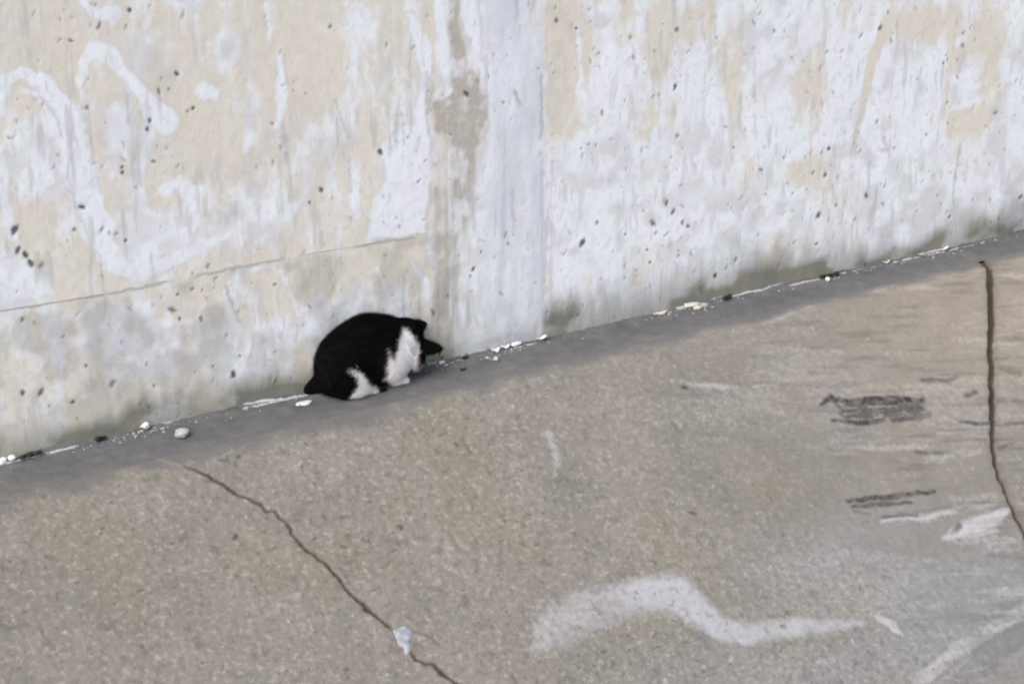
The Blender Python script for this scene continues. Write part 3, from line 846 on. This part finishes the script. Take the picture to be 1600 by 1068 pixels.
def ear_sdf(P, base, tip):
    ax = tip - base; L = np.linalg.norm(ax); ax /= L
    face = HEAD_R @ np.array([1.0, 0.0, 0.0]); face -= ax * (face @ ax); face /= np.linalg.norm(face)
    lat = np.cross(ax, face)
    q = P - base
    h, fo, la = q @ ax, q @ face, q @ lat
    t = np.clip(h / L, 0, 1)
    wd = 0.024 * (1 - t) ** 0.85 + 0.003
    thick = 0.0045
    bend = 0.25 * (la ** 2) / 0.024                   # cupped forward
    fo = fo + 0.006 - bend
    d2 = np.hypot(np.maximum(np.abs(la) - wd + 0.003, 0), np.maximum(np.abs(fo) - thick + 0.002, 0)) - 0.0025
    dh = np.maximum(np.maximum(h - L, -h - 0.012), 0)
    return np.hypot(np.maximum(d2, 0), dh) + np.minimum(d2, 0)

def cat_sdf(P):
    P0 = P
    P = np.stack([P[..., 0], np.where(P[..., 1] > 0, P[..., 1] * 1.5, P[..., 1] * 1.25), P[..., 2]], -1)   # flank flattened against the wall
    d = ell(P, (-0.086, 0.0, 0.086), (0.080, 0.080, 0.092))
    d = smin_(d, ell(P, (-0.024, 0.0, 0.118), (0.088, 0.076, 0.094)), 0.04)
    d = smin_(d, ell(P, (0.035, 0.0, 0.100), (0.076, 0.066, 0.084)), 0.04)
    d = smin_(d, cap(P, (0.045, 0, 0.125), (0.095, 0.0, 0.118), 0.054, 0.043), 0.03)
    hd = ell(P0, HEAD_C, (0.046, 0.050, 0.043), HEAD_R)
    hd = smin_(hd, ell(P0, hp(0.040, 0, -0.012), (0.022, 0.024, 0.019), HEAD_R), 0.016)
    for s in (1, -1):
        hd = smin_(hd, ell(P0, hp(0.012, s * 0.034, -0.014), (0.026, 0.02, 0.022), HEAD_R), 0.016)
    hd = smin_(hd, ell(P0, (0.116, -0.032, 0.076), (0.020, 0.018, 0.030)), 0.02)
    d = smin_(d, hd, 0.022)
    d = smin_(d, ell(P, (-0.085, 0.0, 0.036), (0.078, 0.056, 0.036)), 0.02)
    for s in (1, -1):
        # haunch, hock and hind foot
        d = smin_(d, ell(P, (-0.078, s * 0.056, 0.066), (0.070, 0.036, 0.064)), 0.022)
        d = smin_(d, cap(P, (-0.030, s * 0.046, 0.050), (-0.065, s * 0.046, 0.018), 0.022, 0.017), 0.016)
        d = smin_(d, cap(P, (-0.065, s * 0.046, 0.0145), (-0.020, s * 0.046, 0.013), 0.0145, 0.0145), 0.010)
        d = smin_(d, ell(P, (-0.014, s * 0.046, 0.0135), (0.020, 0.017, 0.0135)), 0.008)
        # shoulder, elbow, forearm and fore paw
        d = smin_(d, ell(P, (0.050, s * 0.046, 0.090), (0.044, 0.030, 0.060)), 0.022)
        d = smin_(d, cap(P, (0.032, s * 0.042, 0.055), (0.050, s * 0.026, 0.018), 0.028, 0.018), 0.016)
        d = smin_(d, ell(P, (0.060, s * 0.023, 0.0135), (0.024, 0.018, 0.0135)), 0.010)
        for k in (-1, 0, 1):                          # toes
            d = smin_(d, ell(P, (0.079, s * 0.023 + k * 0.010, 0.010), (0.010, 0.0065, 0.0098)), 0.003)
            d = smin_(d, ell(P, (0.002, s * 0.046 + k * 0.010, 0.010), (0.010, 0.0065, 0.0098)), 0.003)
    # tail laid round the near side of the rump
    T = [(-0.100, 0.020, 0.050), (-0.126, 0.040, 0.032), (-0.146, 0.052, 0.021), (-0.164, 0.056, 0.014), (-0.176, 0.050, 0.011)]
    for a, b, ra, rb in zip(T[:-1], T[1:], (0.034, 0.027, 0.019, 0.014), (0.027, 0.019, 0.014, 0.012)):
        d = smin_(d, cap(P, a, b, ra, rb), 0.022)
    for b, t in EAR:
        d = smin_(d, ear_sdf(P0, b, t), 0.007)
    return np.maximum(d, -(P[..., 2] - 0.0005))

def surface_net(fn, lo, hi, h):
    ax = [np.arange(lo[i], hi[i] + h, h) for i in range(3)]
    G = np.stack(np.meshgrid(*ax, indexing='ij'), -1)
    D = fn(G)
    n = D.shape
    ins = D < 0
    cx, cy, cz = (n[0] - 1, n[1] - 1, n[2] - 1)
    cor = [(i, j, k) for i in (0, 1) for j in (0, 1) for k in (0, 1)]
    sub = lambda A, c: A[c[0]:c[0] + cx, c[1]:c[1] + cy, c[2]:c[2] + cz]
    cnt = sum(sub(ins, c).astype(int) for c in cor)
    act = (cnt > 0) & (cnt < 8)
    acc = np.zeros((cx, cy, cz, 3)); num = np.zeros((cx, cy, cz))
    for c in cor:
        for a in range(3):
            if c[a]:
                continue
            c2 = list(c); c2[a] = 1
            d0, d1 = sub(D, c), sub(D, c2)
            cr = (d0 < 0) != (d1 < 0)
            t = np.where(cr, d0 / np.where(cr, d0 - d1, 1), 0)
            p = np.zeros((cx, cy, cz, 3)); p[...] = c
            p[..., a] += t
            acc += p * cr[..., None]; num += cr
    ids = -np.ones((cx, cy, cz), int)
    ids[act] = np.arange(act.sum())
    ii = np.stack(np.nonzero(act), -1)
    V = np.array(lo) + h * (ii + acc[act] / num[act][:, None])
    Fc = []
    for a in range(3):
        b, c = (a + 1) % 3, (a + 2) % 3
        sl0 = [slice(None)] * 3; sl1 = [slice(None)] * 3
        sl0[a] = slice(0, n[a] - 1); sl1[a] = slice(1, n[a])
        e = np.stack(np.nonzero(ins[tuple(sl0)] != ins[tuple(sl1)]), -1)
        ok = (e[:, b] > 0) & (e[:, c] > 0) & (e[:, b] < n[b] - 1) & (e[:, c] < n[c] - 1)
        e = e[ok]
        q = []
        for db, dc in ((1, 1), (0, 1), (0, 0), (1, 0)):
            f = e.copy(); f[:, b] -= db; f[:, c] -= dc
            q.append(ids[f[:, 0], f[:, 1], f[:, 2]])
        q = np.stack(q, -1)
        flip = ~ins[e[:, 0], e[:, 1], e[:, 2]]
        q[flip] = q[flip][:, ::-1]
        Fc.append(q)
    return V, np.concatenate(Fc)

def grad(fn, V, e=0.0015):
    g = np.stack([fn(V + np.eye(3)[i] * e) - fn(V - np.eye(3)[i] * e) for i in range(3)], -1)
    return g / (np.linalg.norm(g, axis=-1, keepdims=True) + 1e-9)

CV, CF = surface_net(cat_sdf, (-0.26, -0.16, -0.012), (0.26, 0.16, 0.26), 0.004)
for _ in range(2):
    CV = CV - grad(cat_sdf, CV) * (cat_sdf(CV) * 0.7)[:, None]

BIB = [(630, 517), (638, 522), (647, 532), (654, 545), (655, 556), (656, 568), (655, 580), (660, 598), (650, 606), (625, 606), (604, 602), (609, 585),
       (612, 565), (613, 543), (617, 553), (621, 563), (625, 545), (628, 530)]
FOOT = [(555, 573), (566, 573), (575, 579), (583, 590), (590, 601), (590, 618), (575, 620), (550, 618), (556, 609), (564, 602), (569, 594), (569, 586), (564, 579)]
def cat_white(P):
    """white fur: bib and near fore leg, near hind foot, paws and muzzle"""
    x, y, z = P[:, 0], P[:, 1], P[:, 2]
    ct, sn = math.cos(CAT_TURN), math.sin(CAT_TURN)
    wx, wy = x * ct - y * sn, x * sn + y * ct
    nn = 0.012 * (fbm(x * 70 + y * 23, z * 70, 3, 701) - 0.5)
    a, b = 490 * wx - 260 * wy + nn * 490, CAT_PY - (110 * wx + 207 * wy + 503 * z) + nn * 300
    idc = lambda p, q: (p / 555.0, q / 555.0)
    near = sstep(0.012, -0.006, y)
    wv = poly((585 + a) / 555.0, b / 555.0, idc, BIB, 2.5) * near
    wv = np.maximum(wv, poly((585 + a) / 555.0, b / 555.0, idc, FOOT, 2.0) * sstep(-0.012, -0.026, y))
    q = (P - HEAD_C) @ HEAD_R
    face = sstep(0.018, 0.026, q[:, 0] - 0.4 * np.abs(q[:, 1])) * sstep(0.010, -0.002, q[:, 2])
    wv = np.maximum(wv, face * (np.linalg.norm(q, axis=1) < 0.075))
    chest = sstep(0.070, 0.076, x + nn) * (z < 0.085) * (np.abs(y) < 0.035) * (np.linalg.norm(q, axis=1) > 0.055)
    paws = sstep(0.022, 0.018, z + nn) * (x > 0.05)
    far = (y > 0.045) * sstep(0.024, 0.020, z + nn) * (x > -0.04)
    return np.clip(np.maximum.reduce([wv, chest, paws, far]), 0, 1)

def fur_material(name):
    t = NT(name, 0.85, 0.08)
    r, g, b, a = t.attr('fur')
    f = t.noise(60.0, 4, 0.6, (0.4, 1.0, 1.0))
    blk = t.mix(t.ramp(f, 0.4, 0.7), (0.0022, 0.0021, 0.0026, 1), (0.006, 0.005, 0.005, 1))
    blk = t.mix(g, blk, (0.020, 0.012, 0.010, 1))
    wht = t.mix(t.ramp(f, 0.35, 0.7), (0.93, 0.92, 0.92, 1), (0.88, 0.86, 0.87, 1))
    return t.color(t.mix(r, blk, wht))
MAT_FUR = fur_material('cat_fur')
def fur_attr(V):
    wv = cat_white(V)
    br = sstep(-0.03, 0.02, V[:, 0]) * sstep(0.075, 0.05, V[:, 0]) * sstep(0.16, 0.10, V[:, 2]) * 0.8
    z = np.zeros(len(V))
    return np.stack([wv, br, z, z + 1], -1)
link('body', np_mesh('body', CV, CF, {'fur': fur_attr(CV)}), MAT_FUR, cat)

# fur: many short tapered hairs laid back along the body
def make_fur(n=70000):
    A = CV[CF]
    ar = np.linalg.norm(np.cross(A[:, 1] - A[:, 0], A[:, 2] - A[:, 0]), axis=1)
    pick = RNG.choice(len(CF), n, p=ar / ar.sum())
    u, v = RNG.random((2, n))
    Q = A[pick]
    P = (Q[:, 0] * ((1 - u) * (1 - v))[:, None] + Q[:, 1] * (u * (1 - v))[:, None] + Q[:, 2] * (u * v)[:, None] + Q[:, 3] * ((1 - u) * v)[:, None])
    N = grad(cat_sdf, P)
    q = (P - HEAD_C) @ HEAD_R
    on_head = np.linalg.norm(q, axis=1) < 0.062
    flow = np.tile(np.array([-0.75, 0.0, -0.55]), (n, 1))
    flow[on_head] = -(HEAD_R @ np.array([1.0, 0, 0]))
    low = P[:, 2] < 0.045
    flow[low & ~on_head] = np.array([0.2, 0, -0.6])
    flow += RNG.normal(0, 0.28, (n, 3))
    tan = flow - N * (flow * N).sum(1)[:, None]
    tan /= np.linalg.norm(tan, axis=1)[:, None] + 1e-9
    L = RNG.uniform(0.009, 0.024, n)
    L[on_head] *= 0.55
    L[low] *= 0.5
    ears = q[:, 2] > 0.040
    L[on_head & ears] *= 0.22
    lift = RNG.uniform(0.25, 0.6, n)[:, None]
    side = np.cross(tan, N)
    W = RNG.uniform(0.0005, 0.0009, n)[:, None]
    mid = P + (tan * 0.55 + N * lift * 0.7) * L[:, None] * 0.6
    tip = P + (tan + N * lift * 0.75) * L[:, None]
    tip[:, 2] = np.maximum(tip[:, 2], 0.001); mid[:, 2] = np.maximum(mid[:, 2], 0.001)
    Pb = P - N * 0.001
    V = np.stack([Pb - side * W, Pb + side * W, mid + side * W * 0.7, mid - side * W * 0.7, tip + side * W * 0.15, tip - side * W * 0.15], 1).reshape(-1, 3)
    b = np.arange(n)[:, None] * 6
    F = np.concatenate([b + np.array([[0, 1, 2, 3]]), b + np.array([[3, 2, 4, 5]])])
    at = np.repeat(fur_attr(P), 6, 0)
    return V, F, at
FV, FF, FA = make_fur()
fur = link('fur', np_mesh('fur', FV, FF, {'fur': FA}), MAT_FUR, cat)
fur['kind'] = 'stuff'

def sphere_mesh(name, r, sub=2):
    bm = bmesh.new()
    bmesh.ops.create_icosphere(bm, subdivisions=sub, radius=r)
    me = bpy.data.meshes.new(name)
    bm.to_mesh(me); bm.free()
    for p in me.polygons: p.use_smooth = True
    return me
def flat_mat(name, c, rough):
    t = NT(name, rough, 0.5)
    f = t.noise(300.0, 2)
    return t.color(t.mix(t.ramp(f, 0.3, 0.7), c, tuple(v * 0.8 for v in c[:3]) + (1,)))
eye_me = sphere_mesh('eye', 0.0085)
eye_mat = flat_mat('cat_eye', (0.35, 0.36, 0.06, 1), 0.1)
pup_me = sphere_mesh('pupil', 0.0042)
pup_mat = flat_mat('cat_pupil', (0.004, 0.004, 0.004, 1), 0.1)
for s in (1, -1):
    e = link('eye', eye_me, eye_mat, cat); e.location = Vector(hp(0.034, s * 0.020, 0.010))
    p = link('pupil', pup_me, pup_mat, e); p.location = Vector(HEAD_R @ np.array([0.0062, s * 0.001, 0])); p.scale = (1, 0.6, 1.1)
ns = link('nose', sphere_mesh('nose', 0.005), flat_mat('cat_nose', (0.35, 0.14, 0.13, 1), 0.4), cat)
ns.location = Vector(hp(0.061, 0, -0.006)); ns.scale = (0.7, 1.1, 0.8)
def tube(path, radii, n=6):
    V, F = [], []
    path = [Vector(p) for p in path]
    for i, p in enumerate(path):
        d = (path[min(i + 1, len(path) - 1)] - path[max(i - 1, 0)]).normalized()
        a = d.orthogonal().normalized(); b = d.cross(a)
        for k in range(n):
            t = 2 * math.pi * k / n
            V.append(p + (a * math.cos(t) + b * math.sin(t)) * radii[i])
    for i in range(len(path) - 1):
        for k in range(n):
            F.append((i * n + k, i * n + (k + 1) % n, (i + 1) * n + (k + 1) % n, (i + 1) * n + k))
    F.append(tuple(range(n))[::-1]); F.append(tuple(range((len(path) - 1) * n, len(path) * n)))
    return V, F
def py_mesh(name, V, F):
    me = bpy.data.meshes.new(name)
    me.from_pydata([tuple(v) for v in V], [], F)
    bm = bmesh.new(); bm.from_mesh(me); bmesh.ops.recalc_face_normals(bm, faces=bm.faces); bm.to_mesh(me); bm.free()
    for p in me.polygons: p.use_smooth = True
    return me
wm = flat_mat('whisker_white', (0.8, 0.8, 0.78, 1), 0.5)
for s in (1, -1):
    for k in range(4):
        a = hp(0.050, s * 0.014, -0.012 + 0.003 * k)
        b = hp(0.052, s * 0.040, -0.014 + 0.008 * k)
        c = hp(0.044, s * 0.066, -0.018 + 0.012 * k)
        for q in (a, b, c): q[2] = max(q[2], 0.004)
        link('whisker', py_mesh('whisker', *tube([a, b, c], [0.0004, 0.0003, 0.0001], 4)), wm, cat)

# ------------------------------------------------------------------ litter on the ledge
M_WHITE = simple('white_flake', lin(216, 216, 219), lin(190, 190, 194), 90)
M_STONE = simple('pale_stone', lin(180, 178, 174), lin(150, 148, 144), 110)
M_DARK = simple('dark_litter', lin(52, 47, 42), lin(36, 33, 30), 120)
M_CHIP = simple('plaster_chip', lin(196, 192, 184), lin(174, 170, 162), 120)

def lump(name, px, py, size, mat, label, cat_, group=None, z=0.0, seed=0, rough=0.18, turn=0.0):
    rnd = random.Random(seed * 13 + 5)
    bm = bmesh.new()
    bmesh.ops.create_icosphere(bm, subdivisions=3, radius=1.0)
    from mathutils import noise as mn
    off = Vector((rnd.uniform(0, 50), rnd.uniform(0, 50), rnd.uniform(0, 50)))
    for v in bm.verts:
        v.co *= 1 + rough * 2 * mn.noise(v.co * 1.3 + off) + rough * mn.noise(v.co * 3.1 + off)
        v.co = Vector((v.co.x * size[0], v.co.y * size[1], v.co.z * size[2]))
    mz = min(v.co.z for v in bm.verts)
    for v in bm.verts:
        v.co.z -= mz + 0.15 * size[2]
        v.co.z = max(v.co.z, -0.002)
    me = bpy.data.meshes.new(name)
    bm.to_mesh(me); bm.free()
    for p in me.polygons: p.use_smooth = True
    o = link(name, me, mat)
    x, y = on_floor(px, py)
    y = min(y, -0.004 - size[1] * 0.8)
    o.location = (x, y, z + 0.0015)
    o.rotation_euler = (0, 0, turn)
    return tag(o, label, cat_, group)

def scrap(name, px, py, lx, ly, mat, label, cat_, turn=0.0, curl=0.004, seed=0, group=None, z=0.0):
    """a thin bent sheet with a torn outline and real thickness"""
    rnd = random.Random(seed * 7 + 3)
    n, m = 9, 5
    V = []
    for lay in (0.0, 0.0016):
        for i in range(n):
            for j in range(m):
                u, v = i / (n - 1) - 0.5, j / (m - 1) - 0.5
                e = 1 - 0.35 * abs(v * 2) ** 3
                f = 1 - 0.45 * abs(u * 2) ** 3
                x = u * lx * e + rnd.uniform(-1, 1) * lx * 0.02
                y = v * ly * f + rnd.uniform(-1, 1) * ly * 0.05
                zz = curl * (2 * u) ** 2 + curl * 0.5 * math.sin(5 * v + 3 * u + seed)
                V.append(Vector((x, y, zz + lay)))
    F = []
    k = n * m
    for i in range(n - 1):
        for j in range(m - 1):
            a = i * m + j
            F.append((a, a + 1, a + m + 1, a + m)); F.append((k + a, k + a + m, k + a + m + 1, k + a + 1))
    ring = [i * m for i in range(n)] + [(n - 1) * m + j for j in range(1, m)] + [i * m + m - 1 for i in range(n - 2, -1, -1)] + [j for j in range(m - 2, 0, -1)]
    for a, b in zip(ring, ring[1:] + ring[:1]):
        F.append((a, b, k + b, k + a))
    mz = min(v.z for v in V)
    for v in V: v.z -= mz
    o = link(name, py_mesh(name, V, F), mat)
    x, y = on_floor(px, py)
    o.location = (x, min(y, -0.006 - ly * 0.4), z + 0.002)
    o.rotation_euler = (0, 0, turn)
    return tag(o, label, cat_, group)

def twig(px, py, length, label, seed=0, turn=0.0, r=0.003):
    rnd = random.Random(seed)
    root = empty('twig', (*on_floor(px, py), 0.004))
    root.location.y = min(root.location.y, -0.02)
    root.rotation_euler = (0, 0, turn)
    P = [Vector((length * (i / 6 - 0.5), rnd.uniform(-1, 1) * length * 0.06, 0.003 + rnd.uniform(0, 0.006))) for i in range(7)]
    link('stem', py_mesh('stem', *tube(P, [r * (1 - 0.08 * i) for i in range(7)], 6)), M_DARK, root)
    for k in range(3):
        b = P[1 + k * 2]
        e = b + Vector((rnd.uniform(-0.3, 0.5) * length, rnd.choice((-1, 1)) * length * rnd.uniform(0.12, 0.25), rnd.uniform(0.0, 0.006)))
        e.y = max(min(e.y, 0.012), -0.03)
        link('side_shoot', py_mesh('side_shoot', *tube([b, (b + e) / 2 + Vector((0, 0, 0.002)), e], [r * 0.8, r * 0.7, r * 0.4], 5)), M_DARK, root)
    for k in range(3):
        c = P[k * 2 + 1]
        V = [c + Vector((dx, dy, 0.002 + dz)) for dx, dy, dz in ((-.012, 0, 0), (-.004, .006, .003), (.006, .005, .004), (.014, 0, .001), (.006, -.005, .003), (-.004, -.006, .002))]
        V += [v + Vector((0, 0, 0.0012)) for v in V]
        F = [(0, 5, 4, 3, 2, 1), (6, 7, 8, 9, 10, 11)] + [(i, (i + 1) % 6, 6 + (i + 1) % 6, 6 + i) for i in range(6)]
        link('leaf', py_mesh('leaf', V, F), M_DARK, root)
    return tag(root, label, 'twig', 'dead twigs at the wall foot')

scrap('paper_scrap', 475, 631, 0.050, 0.026, M_WHITE, 'white paper scrap lying on the ledge just behind the cat', 'paper', 0.1, 0.001, 1)
lump('stone', 285, 683, (0.021, 0.017, 0.013), M_STONE, 'pale rounded stone alone on the ledge above the crack', 'stone', 'stones on the ledge', 0, 2, 0.08)
lump('stone', 775, 563, (0.008, 0.008, 0.006), M_STONE, 'tiny pale stone on the ledge in front of the white flakes', 'stone', 'stones on the ledge', 0, 3)
G_F = 'white paint flakes at the wall foot'
lump('paint_flake', 219, 663, (0.013, 0.008, 0.009), M_WHITE, 'bright white lump at the start of the pale mortar line, above the stone', 'flake', G_F, 0.006, 4)
lump('paint_flake', 11, 709, (0.012, 0.008, 0.007), M_WHITE, 'white lump beside the dark twig at the left edge', 'flake', G_F, 0.004, 5)
lump('paint_flake', 1, 718, (0.013, 0.008, 0.008), M_WHITE, 'white flake cut by the left edge of the photo', 'flake', G_F, 0.0, 6)
scrap('paint_flake', 768, 546, 0.030, 0.018, M_WHITE, 'white flake lying lowest in the cluster right of the cat', 'flake', 0.2, 0.006, 7, G_F, 0.003)
scrap('paint_flake', 783, 541, 0.034, 0.014, M_WHITE, 'long white flake in the middle of the cluster right of the cat', 'flake', 0.15, 0.006, 8, G_F, 0.006)
lump('paint_flake', 794, 533, (0.016, 0.007, 0.006), M_WHITE, 'bright white chunk against the wall in the cluster right of the cat', 'flake', G_F, 0.006, 9)
scrap('paint_flake', 835, 527, 0.042, 0.015, M_WHITE, 'white sliver furthest right of the cluster, under the joint strip', 'flake', 0.02, 0.005, 10, G_F, 0.007)
lump('paint_flake', 1074, 478, (0.026, 0.010, 0.007), M_CHIP, 'dull cream chunk halfway along the ledge, at the right wall panel', 'flake', G_F, 0.004, 11)
lump('paint_flake', 1090, 484, (0.014, 0.009, 0.006), M_CHIP, 'small flat cream chip in front of the dull cream chunk', 'flake', G_F, 0.0, 12)
scrap('paint_flake', 1030, 491, 0.050, 0.014, M_CHIP, 'long thin pale flake left of the dull cream chunk', 'flake', 0.1, 0.004, 13, G_F, 0.003)
lump('paint_flake', 1293, 440, (0.008, 0.007, 0.007), M_WHITE, 'small white crumb in front of the dark leaf litter', 'flake', G_F, 0.0, 14)
scrap('paint_flake', 1382, 411, 0.034, 0.012, M_CHIP, 'pale flake on the ledge between the leaf litter and the joint', 'flake', 0.1, 0.004, 15, G_F, 0.003)
scrap('paint_flake', 1474, 393, 0.050, 0.014, M_WHITE, 'long white flake on the ledge nearest the hooked brown joint', 'flake', 0.08, 0.004, 16, G_F, 0.004)
lump('paint_flake', 688, 567, (0.010, 0.006, 0.005), M_CHIP, "small pale chip under the cat's ears", 'flake', G_F, 0.0, 17)
twig(36, 700, 0.06, 'dark dead twig against the wall foot at the left edge', 21, 0.2)
twig(147, 679, 0.022, 'short dark twig at the wall foot between two white lumps', 22, 0.1, 0.002)
twig(1293, 434, 0.07, 'dark dead twig with leaves on the right part of the ledge', 23, 0.05, 0.0028)
twig(1128, 466, 0.03, 'dark twig at the wall foot right of the cream chunk', 24, 0.2, 0.002)
G_L = 'dead leaves on the ledge'
scrap('dead_leaf', 722, 557, 0.022, 0.014, M_DARK, "dark dead leaf on the ledge in front of the cat's nose", 'leaf', 0.3, 0.004, 18, G_L)
scrap('dead_leaf', 724, 579, 0.020, 0.008, M_DARK, 'thin dark leaf near the outer edge of the ledge right of the cat', 'leaf', 0.0, 0.003, 19, G_L)

# crumbs of mortar strewn along the wall foot, too many to count
def crumbs(n=420):
    V, F = [], []
    ico = bmesh.new(); bmesh.ops.create_icosphere(ico, subdivisions=1, radius=1.0)
    iv = np.array([v.co[:] for v in ico.verts]); fi = np.array([[v.index for v in f.verts] for f in ico.faces]); ico.free()
    hot = [on_floor(p, 722 - 0.225 * p)[0] for p in (205, 190, 225, 700, 765, 800, 1060, 1085, 1300, 1400, 1470)]
    for k in range(n):
        x = random.gauss(random.choice(hot), 0.05) if random.random() < 0.6 else random.uniform(*XR)
        y = -0.012 - abs(random.gauss(0, 0.018))
        if y < EDGE(x) + 0.01:
            continue
        r = 0.0009 + 0.0034 * random.random() ** 3.2
        q = iv * r * RNG.uniform(0.6, 1.3, (len(iv), 1)) * np.array([1.3, 1, 0.7]) + np.array([x, y, r * 0.4 + 0.006 * math.exp(-abs(y + 0.01) / 0.012)])
        F.append(fi + len(V) * len(iv)); V.append(q)
    return np.concatenate(V), np.concatenate(F)
cv, cf = crumbs()
tag(link('mortar_crumbs', np_mesh('mortar_crumbs', cv, cf, None, False), simple('mortar_crumb', lin(168, 166, 162), lin(140, 138, 134), 60)), 'pale mortar crumbs strewn along the foot of the wall', 'crumbs', None, 'stuff')
